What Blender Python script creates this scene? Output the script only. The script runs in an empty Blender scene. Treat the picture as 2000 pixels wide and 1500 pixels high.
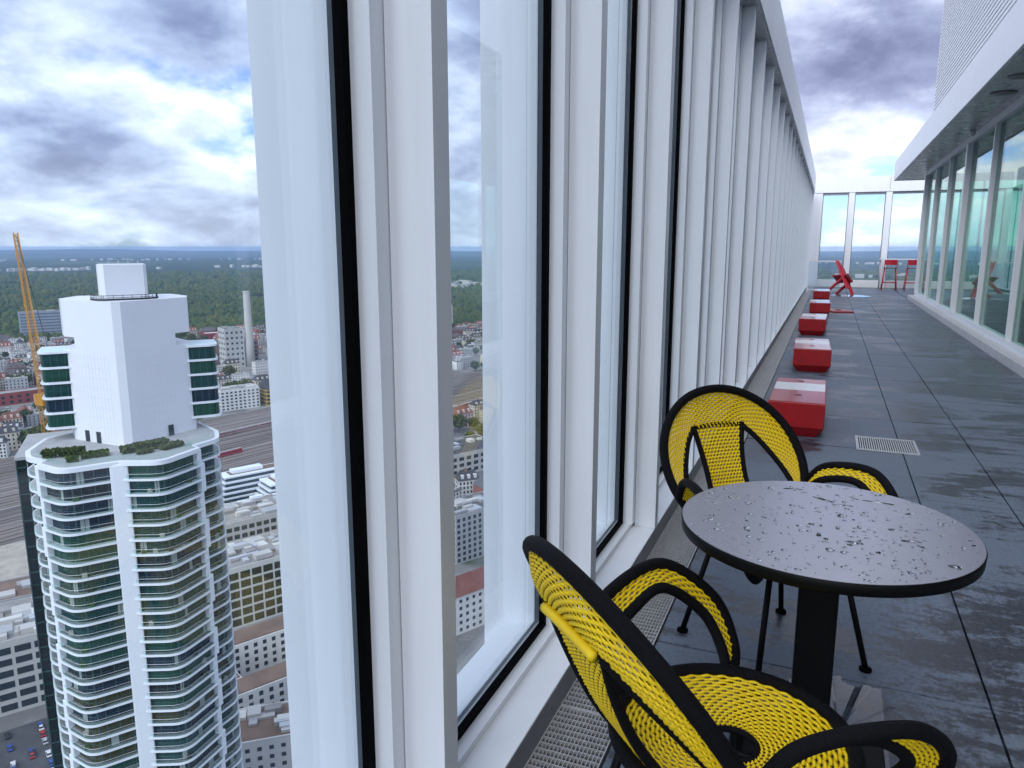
import bpy, bmesh, math, random
from mathutils import Vector, Matrix

random.seed(7)
sc = bpy.context.scene
C = sc.collection
R_ = math.radians

# ------------------------------------------------------------------ camera, world, sun, exposure
H = 1.45                                   # eye height above the terrace
cam_d = bpy.data.cameras.new('camera'); cam = bpy.data.objects.new('camera', cam_d); C.objects.link(cam)
cam.location = (0, 0, H)
cam.rotation_euler = (R_(90 - 10.433), 0, R_(22.907))
cam_d.sensor_width = 36; cam_d.lens = 26.1
cam_d.clip_start = 0.02; cam_d.clip_end = 90000
sc.camera = cam

SUN_TO = Vector((-.06, -.74, .66)).normalized()
SUN_EL = math.asin(SUN_TO.z); SUN_AZ = math.atan2(SUN_TO.x, SUN_TO.y)
sd = bpy.data.lights.new('sun', 'SUN'); sd.energy = 1.5; sd.angle = R_(60); sd.color = (1, .99, .975)
so = bpy.data.objects.new('sun', sd); C.objects.link(so)
so.rotation_euler = (-SUN_TO).to_track_quat('-Z', 'Y').to_euler()
sc.view_settings.view_transform = 'Standard'; sc.view_settings.look = 'None'
sc.view_settings.exposure = 1.1; sc.view_settings.gamma = 1
sc.cycles.max_bounces = 8; sc.cycles.transparent_max_bounces = 48
sc.cycles.diffuse_bounces = 3; sc.cycles.glossy_bounces = 3; sc.cycles.volume_bounces = 1
sc.cycles.caustics_reflective = False; sc.cycles.caustics_refractive = False
sc.cycles.use_denoising = True

class NT:
    """tiny node helper"""
    def __init__(s, tree): s.t = tree; s.n = tree.nodes; s.l = tree.links
    def new(s, typ, **kw):
        n = s.n.new(typ)
        for k, v in kw.items(): setattr(n, k, v)
        return n
    def put(s, sock, v):
        if isinstance(v, bpy.types.NodeSocket): s.l.new(v, sock)
        elif v is not None: sock.default_value = v
    def math(s, op, a, b=None, c=None, clamp=False):
        n = s.new('ShaderNodeMath', operation=op, use_clamp=clamp)
        for i, v in enumerate((a, b, c)):
            if v is not None: s.put(n.inputs[i], v)
        return n.outputs[0]
    def vmath(s, op, a, b=None):
        n = s.new('ShaderNodeVectorMath', operation=op)
        s.put(n.inputs[0], a)
        if b is not None: s.put(n.inputs[1], b)
        return n.outputs[1] if op in ('LENGTH', 'DOT_PRODUCT') else n.outputs[0]
    def noise(s, vec, scale, detail=4, rough=.55, dist=0, lac=2.0):
        n = s.new('ShaderNodeTexNoise'); s.put(n.inputs['Vector'], vec)
        for k, v in (('Scale', scale), ('Detail', detail), ('Roughness', rough), ('Distortion', dist), ('Lacunarity', lac)): s.put(n.inputs[k], v)
        return n.outputs[0]
    def ramp(s, f, stops, interp='LINEAR'):
        n = s.new('ShaderNodeValToRGB'); s.put(n.inputs[0], f); r = n.color_ramp; r.interpolation = interp
        while len(r.elements) < len(stops): r.elements.new(.5)
        for e, (p, c) in zip(r.elements, stops):
            e.position = p; e.color = (c, c, c, 1) if isinstance(c, (int, float)) else tuple(c) + (1,)
        return n.outputs[0]
    def mix(s, f, a, b, typ='MIX'):
        n = s.new('ShaderNodeMix', data_type='RGBA', blend_type=typ, clamp_factor=True)
        s.put(n.inputs[0], f)
        for k, v in ((6, a), (7, b)):
            s.put(n.inputs[k], v if isinstance(v, bpy.types.NodeSocket) else tuple(v) + (1,))
        return n.outputs[2]
    def mapr(s, v, a, b, c, d, smooth=False):
        n = s.new('ShaderNodeMapRange'); n.interpolation_type = 'SMOOTHSTEP' if smooth else 'LINEAR'
        for i, x in enumerate((v, a, b, c, d)): s.put(n.inputs[i], x)
        return n.outputs[0]

def build_world():
    w = bpy.data.worlds.new('World'); sc.world = w; w.use_nodes = True
    t = NT(w.node_tree); t.n.clear()
    sky = t.new('ShaderNodeTexSky', sky_type='NISHITA'); sky.sun_disc = False
    sky.sun_elevation = SUN_EL; sky.sun_rotation = SUN_AZ; sky.altitude = 200; sky.air_density = 1.0; sky.dust_density = .6
    d = t.new('ShaderNodeTexCoord').outputs['Generated']
    sep = t.new('ShaderNodeSeparateXYZ'); t.put(sep.inputs[0], d)
    z = t.math('MAXIMUM', sep.outputs[2], 0.0)
    zz = t.math('ADD', z, .36)
    cx = t.math('DIVIDE', sep.outputs[0], zz); cy = t.math('DIVIDE', sep.outputs[1], zz)
    cmb = t.new('ShaderNodeCombineXYZ'); t.put(cmb.inputs[0], cx); t.put(cmb.inputs[1], cy)
    p = t.vmath('ADD', cmb.outputs[0], CLOUD_OFF)
    # lumpy layers seen in perspective; the shifted copy tells which side of a lump faces the light
    def dens(q):
        big = t.noise(q, 1.25, 2, .5, .1)
        med = t.noise(q, 3.4, 10, .57, .12)
        return t.math('ADD', t.math('MULTIPLY', big, .60), t.math('MULTIPLY', med, .60))
    n0 = dens(p)
    hor = t.vmath('NORMALIZE', cmb.outputs[0])
    sh = t.new('ShaderNodeVectorMath', operation='SCALE'); t.put(sh.inputs[0], hor); sh.inputs['Scale'].default_value = -.075
    n1 = dens(t.vmath('ADD', p, sh.outputs[0]))
    relief = t.math('SUBTRACT', n0, n1)
    cover = t.mapr(n0, .41, .53, 0, 1, True)
    body = t.mapr(n0, .46, .74, 1.0, 0.10)                      # thick = grey underside
    lit = t.math('ADD', body, t.math('MULTIPLY', relief, 3.3))
    col = t.ramp(lit, [(0.0, (.17, .195, .33)), (.30, (.29, .33, .50)), (.55, (.50, .555, .74)), (.80, (.80, .85, .99)), (1.0, (1.12, 1.12, 1.12))])
    near_h = t.mapr(sep.outputs[2], .0, .16, 1, 0, True)
    col = t.mix(t.math('MULTIPLY', near_h, .34), col, (.76, .78, .80))
    skyc = t.mix(1.0, sky.outputs[0], (.52, .64, .98), 'MULTIPLY')
    scl = t.mix(1.0, col, (CLOUD_GAIN,) * 3, 'MULTIPLY')
    c = t.mix(cover, skyc, scl)
    bg = t.new('ShaderNodeBackground'); t.put(bg.inputs[0], c); bg.inputs[1].default_value = .10
    out = t.new('ShaderNodeOutputWorld'); t.l.new(bg.outputs[0], out.inputs[0])
CLOUD_OFF = (6.7, 18.2, 6.3); CLOUD_GAIN = 6.9
build_world()

# ------------------------------------------------------------------ mesh helpers
class MB:
    def __init__(s): s.v = []; s.f = []
    def box(s, x0, y0, z0, x1, y1, z1):
        b = len(s.v)
        s.v += [(x0, y0, z0), (x1, y0, z0), (x1, y1, z0), (x0, y1, z0), (x0, y0, z1), (x1, y0, z1), (x1, y1, z1), (x0, y1, z1)]
        s.f += [tuple(b + i for i in q) for q in ((0, 3, 2, 1), (4, 5, 6, 7), (0, 1, 5, 4), (1, 2, 6, 5), (2, 3, 7, 6), (3, 0, 4, 7))]
        return s
    def prism(s, poly, z0, z1, top=None):
        """poly anticlockwise; top: optional polygon of the upper face"""
        b = len(s.v); n = len(poly); top = top or poly
        s.v += [(x, y, z0) for x, y in poly] + [(x, y, z1) for x, y in top]
        s.f += [tuple(b + i for i in reversed(range(n))), tuple(b + n + i for i in range(n))]
        s.f += [(b + i, b + (i + 1) % n, b + n + (i + 1) % n, b + n + i) for i in range(n)]
        return s
    def band(s, pts, z0, z1, closed=False):
        b = len(s.v); n = len(pts)
        s.v += [(x, y, z0) for x, y in pts] + [(x, y, z1) for x, y in pts]
        s.f += [(b + i, b + (i + 1) % n, b + n + (i + 1) % n, b + n + i) for i in range(n if closed else n - 1)]
        return s
    def quad(s, a, b_, c, d):
        b = len(s.v); s.v += [tuple(a), tuple(b_), tuple(c), tuple(d)]; s.f.append((b, b + 1, b + 2, b + 3)); return s
    def tube(s, path, r, n=8, closed=False, caps=True):
        P = [Vector(p) for p in path]; m = len(P); b = len(s.v)
        rr = r if isinstance(r, (list, tuple)) else [r] * m
        prev = None
        for i in range(m):
            if closed: tg = P[(i + 1) % m] - P[i - 1]
            else: tg = P[min(i + 1, m - 1)] - P[max(i - 1, 0)]
            tg.normalize()
            if prev is None:
                a = Vector((0, 0, 1)) if abs(tg.z) < .9 else Vector((1, 0, 0))
                prev = tg.cross(a).normalized()
            u = (prev - tg * prev.dot(tg)).normalized(); w = tg.cross(u); prev = u
            for k in range(n):
                a = 2 * math.pi * k / n
                s.v.append(tuple(P[i] + (u * math.cos(a) + w * math.sin(a)) * rr[i]))
        for i in range(m if closed else m - 1):
            j = (i + 1) % m
            for k in range(n):
                l = (k + 1) % n
                s.f.append((b + i * n + k, b + i * n + l, b + j * n + l, b + j * n + k))
        if caps and not closed:
            s.f.append(tuple(b + k for k in reversed(range(n)))); s.f.append(tuple(b + (m - 1) * n + k for k in range(n)))
        return s
    def lathe(s, prof, n=32, cx=0, cy=0):
        b = len(s.v); m = len(prof)
        for r, z in prof:
            for k in range(n):
                a = 2 * math.pi * k / n; s.v.append((cx + r * math.cos(a), cy + r * math.sin(a), z))
        for i in range(m - 1):
            for k in range(n):
                l = (k + 1) % n
                s.f.append((b + i * n + k, b + i * n + l, b + (i + 1) * n + l, b + (i + 1) * n + k))
        s.f.append(tuple(b + k for k in reversed(range(n)))); s.f.append(tuple(b + (m - 1) * n + k for k in range(n)))
        return s
    def bar(s, a, b_, w, h):
        """square bar from a to b"""
        a = Vector(a); b_ = Vector(b_); t = (b_ - a).normalized()
        u = t.cross(Vector((0, 0, 1)) if abs(t.z) < .95 else Vector((0, 1, 0))).normalized(); v = u.cross(t)
        i = len(s.v)
        for p in (a, b_):
            for x, y in ((-1, -1), (1, -1), (1, 1), (-1, 1)): s.v.append(tuple(p + u * x * w / 2 + v * y * h / 2))
        s.f += [tuple(i + k for k in q) for q in ((0, 3, 2, 1), (4, 5, 6, 7), (0, 1, 5, 4), (1, 2, 6, 5), (2, 3, 7, 6), (3, 0, 4, 7))]
        return s
    def mesh(s, name, m, smooth=False):
        me = bpy.data.meshes.new(name); me.from_pydata(s.v, [], s.f)
        for x in (m if isinstance(m, (list, tuple)) else [m]): me.materials.append(x)
        if smooth: me.polygons.foreach_set('use_smooth', [True] * len(me.polygons))
        me.update(); return me
    def build(s, name, m, parent=None, smooth=False, bevel=0, auto=None):
        o = link(name, s.mesh(name, m, smooth), parent)
        if bevel:
            b = o.modifiers.new('bevel', 'BEVEL'); b.width = bevel; b.segments = 2; b.limit_method = 'ANGLE'
        return o

def link(name, data, parent=None, loc=None, rz=None):
    o = bpy.data.objects.new(name, data); C.objects.link(o)
    if parent: o.parent = parent
    if loc: o.location = loc
    if rz is not None: o.rotation_euler = (0, 0, rz)
    return o
def thing(name, label, cat, loc=(0, 0, 0), rz=0, group=None):
    o = bpy.data.objects.new(name, None); C.objects.link(o); o.location = loc; o.rotation_euler = (0, 0, rz); o.empty_display_size = .1
    return tag(o, label, cat, group)
def tag(o, label=None, cat=None, group=None, kind=None):
    if label: o['label'] = label
    if cat: o['category'] = cat
    if group: o['group'] = group
    if kind: o['kind'] = kind
    return o
def copy_tree(o, parent=None):
    c = o.copy(); C.objects.link(c); c.parent = parent
    for ch in list(o.children): copy_tree(ch, c)
    return c
def cat_rom(P, n=8, closed=False):
    P = [Vector(p) for p in P]; out = []; m = len(P)
    g = (lambda i: P[i % m]) if closed else (lambda i: P[i] if 0 <= i < m else (2 * P[0] - P[1] if i < 0 else 2 * P[-1] - P[-2]))
    for i in range(m if closed else m - 1):
        a, b, c, d = g(i - 1), g(i), g(i + 1), g(i + 2)
        for k in range(n):
            u = k / n
            out.append(.5 * (2 * b + (c - a) * u + (2 * a - 5 * b + 4 * c - d) * u * u + (3 * b - a - 3 * c + d) * u ** 3))
    if not closed: out.append(P[-1].copy())
    return out

# ------------------------------------------------------------------ materials
def mat(name, col, rough=.5, metal=0, var=0, vscale=5, bump=0, bscale=40, spec=.5, col2=None, stretch=None, coat=0):
    m = bpy.data.materials.new(name); m.use_nodes = True; t = NT(m.node_tree)
    b = t.n['Principled BSDF']
    b.inputs['Base Color'].default_value = tuple(col) + (1,); b.inputs['Roughness'].default_value = rough
    b.inputs['Metallic'].default_value = metal; b.inputs['Specular IOR Level'].default_value = spec
    if coat: b.inputs['Coat Weight'].default_value = coat; b.inputs['Coat Roughness'].default_value = .1 if coat < .95 else .26; b.inputs['Coat IOR'].default_value = 1.5 if coat < .95 else 1.95
    co = t.new('ShaderNodeTexCoord').outputs['Object']
    if stretch:
        mp = t.new('ShaderNodeMapping'); mp.inputs['Scale'].default_value = stretch; t.put(mp.inputs[0], co); co = mp.outputs[0]
    if var or col2:
        n = t.noise(co, vscale, 6, .6)
        c2 = col2 or tuple(max(0, c * (1 - var)) for c in col)
        f = t.mapr(n, .35, .65, 0, 1)
        t.put(b.inputs['Base Color'], t.mix(f, col, c2))
        t.put(b.inputs['Roughness'], t.mapr(n, .3, .7, max(.02, rough * .85), min(1, rough * 1.15)))
    if bump:
        bp = t.new('ShaderNodeBump'); bp.inputs['Strength'].default_value = bump; bp.inputs['Distance'].default_value = .01
        t.put(bp.inputs['Height'], t.noise(co, bscale, 5, .6)); t.put(b.inputs['Normal'], bp.outputs[0])
    return m
def glass_mat(name, tint, gloss_rough=.0, ior=1.5, dirt=0.0):
    m = bpy.data.materials.new(name); m.use_nodes = True; t = NT(m.node_tree); t.n.clear()
    tr = t.new('ShaderNodeBsdfTransparent'); tr.inputs[0].default_value = tuple(tint) + (1,)
    gl = t.new('ShaderNodeBsdfGlossy'); gl.inputs['Roughness'].default_value = gloss_rough; gl.inputs[0].default_value = (1, 1, 1, 1)
    fr = t.new('ShaderNodeFresnel'); bf = t.new('ShaderNodeNewGeometry').outputs['Backfacing']
    t.put(fr.inputs[0], t.math('ADD', t.math('MULTIPLY', bf, 1 / ior - ior), ior))      # same reflectance from both sides of a thin pane
    mx = t.new('ShaderNodeMixShader'); t.l.new(fr.outputs[0], mx.inputs[0]); t.l.new(tr.outputs[0], mx.inputs[1]); t.l.new(gl.outputs[0], mx.inputs[2])
    res = mx.outputs[0]
    if dirt:
        df = t.new('ShaderNodeBsdfDiffuse'); df.inputs[0].default_value = (.8, .85, .9, 1)
        m2 = t.new('ShaderNodeMixShader'); m2.inputs[0].default_value = dirt; t.l.new(res, m2.inputs[1]); t.l.new(df.outputs[0], m2.inputs[2]); res = m2.outputs[0]
    o = t.new('ShaderNodeOutputMaterial'); t.l.new(res, o.inputs[0])
    return m

M = {}
M['white'] = mat('white_coated_aluminium', (.815, .845, .885), .38, var=.055, vscale=2.5, bump=.03, bscale=60, stretch=(7, 7, .6))
M['white_warm'] = mat('white_sill_paint', (.82, .84, .86), .45, var=.05, vscale=6, bump=.04, bscale=90)
M['grey_alu'] = mat('grey_aluminium', (.30, .31, .33), .4, .6, var=.15, vscale=8)
M['black_rubber'] = mat('black_rubber', (.002, .002, .0025), .7, spec=.03)
M['teal_edge'] = mat('teal_glass_edge', (.05, .14, .16), .2)
M['glass'] = glass_mat('clear_glass', (.902, .956, .994), ior=1.45, dirt=.02)
M['glass_green'] = glass_mat('green_tinted_glass', (.62, .86, .78), ior=1.22)
M['soffit'] = mat('soffit_metal', (.46, .46, .47), .28, .5, var=.06, vscale=2)
M['steel'] = mat('galvanised_steel', (.60, .61, .62), .45, .35, var=.15, vscale=30)
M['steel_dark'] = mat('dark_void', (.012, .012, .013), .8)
M['red'] = mat('red_paint', (.42, .006, .010), .35, var=.25, vscale=9, bump=.05, bscale=60)
M['red_top'] = mat('red_painted_top_wet', (.42, .02, .025), .12, var=.15, vscale=5, bump=.02, bscale=30)
M['white_paint'] = mat('white_reflective_paint', (.80, .79, .77), .25, var=.08, vscale=12)
M['redmetal'] = mat('red_powder_coat', (.52, .015, .03), .35)
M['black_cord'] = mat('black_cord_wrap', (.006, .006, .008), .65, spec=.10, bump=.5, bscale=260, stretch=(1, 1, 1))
M['black_steel'] = mat('black_powder_coat', (.005, .005, .006), .5, spec=.12)
M['yellow'] = mat('yellow_cord', (.90, .63, .006), .42, var=.16, vscale=14, bump=.3, bscale=420, col2=(.97, .71, .008))
M['table'] = mat('black_laminate', (.20, .198, .24), .30, var=.06, vscale=6, bump=.02, bscale=300, spec=.6, coat=1)
M['table_edge'] = mat('black_laminate_edge', (.004, .0045, .005), .5, spec=.12)

def water_mat():
    m = bpy.data.materials.new('water_film'); m.use_nodes = True; b = m.node_tree.nodes['Principled BSDF']
    b.inputs['Base Color'].default_value = (1, 1, 1, 1); b.inputs['Transmission Weight'].default_value = 1
    b.inputs['Roughness'].default_value = 0; b.inputs['IOR'].default_value = 1.33
    return m
M['drop'] = water_mat()
M['puddle'] = glass_mat('puddle_water', (.62, .63, .66), 0.0, 1.40)

def slab_mat():
    """dark slate paving, partly wet after rain: the wet parts are darker and shinier"""
    m = bpy.data.materials.new('wet_slate'); m.use_nodes = True; t = NT(m.node_tree); b = t.n['Principled BSDF']
    geo = t.new('ShaderNodeNewGeometry').outputs['Position']
    mp = t.new('ShaderNodeMapping'); mp.inputs['Scale'].default_value = (.72, 1.25, 1); t.put(mp.inputs[0], geo)
    big = t.noise(mp.outputs[0], 1.15, 9, .62, .4)
    mp2 = t.new('ShaderNodeMapping'); mp2.inputs['Scale'].default_value = (1.5, 5.0, 1); t.put(mp2.inputs[0], geo)
    streak = t.noise(mp2.outputs[0], 2.2, 7, .65, .3)
    fine = t.noise(geo, 60, 5, .7)
    s = t.math('ADD', t.math('MULTIPLY', big, .68), t.math('ADD', t.math('MULTIPLY', streak, .34), t.math('MULTIPLY', fine, .10)))
    dry = t.mapr(t.math('ADD', s, t.math('MULTIPLY', t.math('SUBTRACT', t.noise(geo, 22, 6, .75), .5), .22)), .515, .578, 0, 1, True)
    oi = t.new('ShaderNodeObjectInfo').outputs['Random']
    dcol = t.mix(t.mapr(fine, .3, .7, 0, 1), (.095, .122, .172), (.175, .21, .265))
    dcol = t.mix(t.math('MULTIPLY', oi, .35), dcol, (.14, .175, .19))
    wcol = t.mix(t.mapr(fine, .3, .7, 0, 1), (.024, .027, .036), (.060, .064, .080))
    t.put(b.inputs['Base Color'], t.mix(dry, wcol, dcol))
    t.put(b.inputs['Roughness'], t.math('ADD', t.mapr(dry, 0, 1, .27, .6), t.math('MULTIPLY', fine, .10)))
    b.inputs['Specular IOR Level'].default_value = .45
    bp = t.new('ShaderNodeBump'); bp.inputs['Strength'].default_value = .25; bp.inputs['Distance'].default_value = .006
    t.put(bp.inputs['Height'], t.math('ADD', t.math('MULTIPLY', fine, .6), t.math('MULTIPLY', t.noise(geo, 9, 4), .5))); t.put(b.inputs['Normal'], bp.outputs[0])
    return m
M['slab'] = slab_mat()
# ------------------------------------------------------------------ terrace: floor, gratings
PITCH = 1.09
floor = tag(MB().box(-.72, -4, -.45, 9.2, 31.2, -.062).build('terrace_floor', mat('screed', (.03, .03, .032), .9)), kind='structure')
XS = [-.498, .577, 1.04, 2.10]
def slab_mesh(w):
    return MB().box(-w / 2, -PITCH / 2 + .004, -.05, w / 2, PITCH / 2 - .004, 0).mesh('paving_slab', M['slab'])
for i in range(3):
    x0, x1 = XS[i] + .004, XS[i + 1] - .004
    me = slab_mesh(x1 - x0)
    for k in range(-5, 26):
        o = link('paving_slab', me, floor, ((x0 + x1) / 2, 2.57 - PITCH / 2 + PITCH * k, random.uniform(-.0015, .0015)))
        o.rotation_euler = (random.uniform(-.001, .001), random.uniform(-.001, .001), 0)
# far end behind the pavilion corner: larger slabs
me = MB().box(-.54, -.54, -.05, .54, .54, 0).mesh('paving_slab', M['slab'])
for i in range(6):
    for k in range(6): link('paving_slab', me, floor, (2.66 + 1.09 * i, 24.75 + PITCH * k, random.uniform(-.001, .001)))

# channel grating along the window wall
g = MB()
for k in range(17):
    x = -.696 + .19 * k / 16; g.box(x - .0011, -.5, -.020, x + .0011, .5, -.002)
for k in range(38):
    y = -.5 + k / 37; g.box(-.696, y - .0017, -.018, -.506, y + .0017, -.0035)
g.box(-.6985, -.5, -.024, -.695, .5, 0).box(-.507, -.5, -.024, -.5035, .5, 0).box(-.6985, -.503, -.024, -.5035, -.4985, -.001).box(-.6985, .4985, -.024, -.5035, .503, -.001)
gm = g.mesh('grating_panel', M['steel'])
grat = thing('channel_grating', 'long narrow galvanised drain grating at the foot of the window wall', 'grating', (0, 0, 0))
for k in range(-2, 30): link('grating_panel', gm, grat, (0, .55 + 1.008 * k, -.001))

# square floor drain
gd = thing('floor_drain', 'small square slotted steel floor drain beside the nearest red block', 'drain', (.48, 6.0, .0))
b = MB()
for k in range(26):
    x = -.19 + .38 * k / 25; b.box(x - .0035, -.19, .002, x + .0035, .19, .010)
b.build('slat', M['steel'], gd)['kind'] = 'stuff'
MB().box(-.205, -.205, .0015, -.195, .205, .011).box(.195, -.205, .0015, .205, .205, .011).box(-.1945, -.205, .0015, .1945, -.195, .011).box(-.1945, .195, .0015, .1945, .205, .011).build('frame', M['steel'], gd)
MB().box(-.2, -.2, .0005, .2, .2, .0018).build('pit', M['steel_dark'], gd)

# standing water
def puddle(name, label, pts, z):
    P = cat_rom([(x, y, z) for x, y in pts], 16, True)
    for i, q in enumerate(P): q.x += .022 * math.sin(i * .9 + z) * math.sin(i * .37) + random.uniform(-.005, .005); q.y += .03 * math.sin(i * .61 + 1) * math.sin(i * .23) + random.uniform(-.006, .006)
    mb = MB(); c = Vector((sum(p.x for p in P) / len(P), sum(p.y for p in P) / len(P), z)); n = len(P)
    mb.v = [tuple(p) for p in P] + [tuple(c)]; mb.f = [(i, (i + 1) % n, n) for i in range(n)]
    o = mb.build(name, M['puddle']); tag(o, label, 'puddle'); return o
puddle('puddle', 'smooth grey puddle on the slabs beside the table base', [(-.02, 2.50), (.12, 2.56), (.26, 2.52), (.30, 2.36), (.33, 2.18), (.30, 2.0), (.10, 1.92), (-.12, 1.98), (-.15, 2.3)], .0035)
puddle('puddle', 'bright thin puddle behind the last red blocks near the end wall', [(.15, 24.6), (.8, 24.4), (1.2, 24.7), (.9, 25.2), (.2, 25.3)], .0035)

# ------------------------------------------------------------------ window wall on the left
ZT = 3.38
wall = thing('window_wall', 'long white window wall of tall panes and closely spaced deep fins on the left', 'window wall')
K0, K1 = -2, 26
Y0 = 1.278                                   # near face of fin 0
fin = MB().box(-.80, 0, .092, -.70, .063, ZT).mesh('fin', M['white'])
stile = MB().box(-.848, -.046, .112, -.802, .109, ZT).box(-.8015, .0635, .092, -.79, .066, ZT).mesh('stile', M['white'])
outer = MB().box(-1.105, -.02, -2, -.935, .083, ZT + .1).box(-.928, -.05, -2, -.892, .113, ZT + .1).mesh('outer_fin', M['white'])
oseal = MB().box(-.9345, -.036, -2, -.9285, .099, ZT + .1).mesh('seal', M['teal_edge'])
L = PITCH - .155
pane = MB().box(-.879, -.01, .105, -.8685, L + .01, ZT - .02).mesh('pane', M['glass'])
gk = MB().box(-.8675, -.006, .113, -.8485, .022, ZT - .03).box(-.8675, L - .022, .113, -.8485, L + .006, ZT - .03).box(-.8675, .0225, .113, -.8485, L - .0225, .131).mesh('gasket', M['black_rubber'])
rail = MB().box(-.889, -.04, -.05, -.812, L + .04, .1115).mesh('bottom_rail', M['white_warm'])
orail = MB().box(-1.02, -.03, -.6, -.90, L + .03, .085).box(-.899, -.03, -.6, -.8905, L + .03, .125).mesh('outer_rail', M['white'])
for k in range(K0, K1 + 1):
    y = Y0 + PITCH * k
    f = link('fin', fin, wall, (0, y, 0)); link('stile', stile, f)
    o = link('outer_fin', outer, wall, (0, y, 0)); link('seal', oseal, o)
    if k < K1:
        p = link('pane', pane, wall, (0, y + .109, 0)); link('gasket', gk, p)
        r = link('bottom_rail', rail, wall, (0, y + .109, 0)); link('outer_rail', orail, r)
MB().box(-.812, -4, -.2, -.7005, 30.2, .0905).build('sill', M['white_warm'], wall, bevel=.002)
MB().box(-.7003, -4, -.2, -.6995, 30.2, .086).build('sill_face', M['grey_alu'], wall)
for k in range(6):
    y0 = -4 + 5.45 * k + (.25 if k else 0); y1 = -4 + 5.45 * (k + 1) + .25
    MB().box(-1.10, y0 + .003, ZT + .005, -.655, y1 - .003, ZT + .55).build('top_beam', M['white'], wall, bevel=.004)
MB().box(-.86, -4, ZT - .004, -.668, 30.0, ZT + .003).build('beam_soffit', M['soffit'], wall)

# ------------------------------------------------------------------ end wall
YE = 30.4
ew = thing('window_wall', 'white end wall with three broad panes closing the terrace, horizon behind', 'window wall', (0, YE, 0))
cols = [-.60, .575, 1.78, 2.98, 4.2, 5.4, 6.6]
for i, x in enumerate(cols):
    w = .10 if i else .20
    MB().box(x - w, -.22, 0, x + w, .03, ZT + .02).build('column', M['white'], ew, bevel=.004)
    if i < len(cols) - 1:
        a, c = x + w, cols[i + 1] - .10
        p = MB().box(a - .01, -.045, .2, c + .01, -.033, ZT).build('pane', M['glass'], ew)
        for g0 in (a + .002, c - .025): MB().box(g0, -.062, .265, g0 + .023, -.047, ZT - .03).build('gasket', M['grey_alu'], p)
        MB().box(a + .002, -.10, .0, c - .002, .02, .262).build('bottom_rail', M['white_warm'], ew, bevel=.004)
        MB().box(a + .002, -.10, ZT - .06, c - .002, .02, ZT + .02).build('head_rail', M['soffit'], ew)
for a, c in ((-.80, 1.78), (1.786, 4.2), (4.206, 7.2)):
    MB().box(a, -.24, ZT + .021, c - .003, .04, ZT + .56).build('top_beam', M['white'], ew, bevel=.004)
# return wall beyond, seen through the pavilion glass
rw = thing('window_wall', 'white finned window wall seen through the green pavilion glass', 'window wall', (6.75, 0, 0))
for k in range(12):
    y = 30.0 - 1.09 * k
    MB().box(-.12, y - .05, 0, .05, y + .05, ZT).build('fin', M['white'], rw)
    if k: MB().box(-.005, y + .05, .2, .005, y + 1.04, ZT).build('pane', M['glass'], rw)
MB().box(-.14, 18, ZT + .01, .06, 30.1, ZT + .55).build('top_beam', M['white'], rw)
MB().box(-.14, 18, -.05, .0, 30.1, .2).build('sill', M['white_warm'], rw)

# ------------------------------------------------------------------ pavilion on the right
pv = thing('pavilion', 'glazed roof pavilion on the right under a white fascia and grey soffit', 'building', (2.3, 0, 0))
YC, ZS = 23.9, 3.50
MB().box(-.19, -4, -.05, .0, 26.0 - 2.0, .115).build('kerb', mat('pale_kerb', (.62, .62, .62), .5, var=.12, vscale=6), pv, bevel=.006)
MB().box(-.03, -4, .1155, .09, YC + .06, .20).build('bottom_rail', M['white'], pv, bevel=.003)
MB().box(-.03, -4, ZS - .12, .09, YC + .06, ZS - .002).build('head_rail', M['white'], pv)
posts = [(23.75, .11), (21.55, .045), (19.2, .045), (16.85, .13), (14.3, .05), (11.85, .05), (9.4, .13), (6.9, .05), (4.4, .05), (1.9, .13), (-.6, .05)]
for i, (y, w) in enumerate(posts):
    MB().box(-.055 if w > .1 else -.035, y - w / 2, .2005, .10, y + w / 2, ZS - .1205).build('post', M['white'], pv, bevel=.003)
    if i < len(posts) - 1:
        y1, w1 = posts[i + 1]
        p = MB().box(.035, y1 + w1 / 2 + .001, .2005, .047, y - w / 2 - .001, ZS - .1205).build('pane', M['glass_green'], pv)
        for g0 in (y - w / 2 - .03, y1 + w1 / 2 + .001): MB().box(.0475, g0, .2005, .06, g0 + .029, ZS - .1205).build('gasket', M['grey_alu'], p)
# glazed end of the pavilion (terrace goes round the corner)
for i in range(3):
    x0 = .10 + 1.3 * i
    MB().box(x0 + .001, YC - .02, .2005, x0 + 1.25, YC - .008, ZS - .121).build('pane', M['glass_green'], pv)
    MB().box(x0 + 1.251, YC - .06, .2005, x0 + 1.299, YC + .05, ZS - .121).build('post', M['white'], pv)
MB().box(.091, YC - .06, .1155, 4.0, YC + .06, .2).build('bottom_rail', M['white'], pv)
MB().box(.091, YC - .06, ZS - .12, 4.0, YC + .06, ZS - .002).build('head_rail', M['white'], pv)
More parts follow.
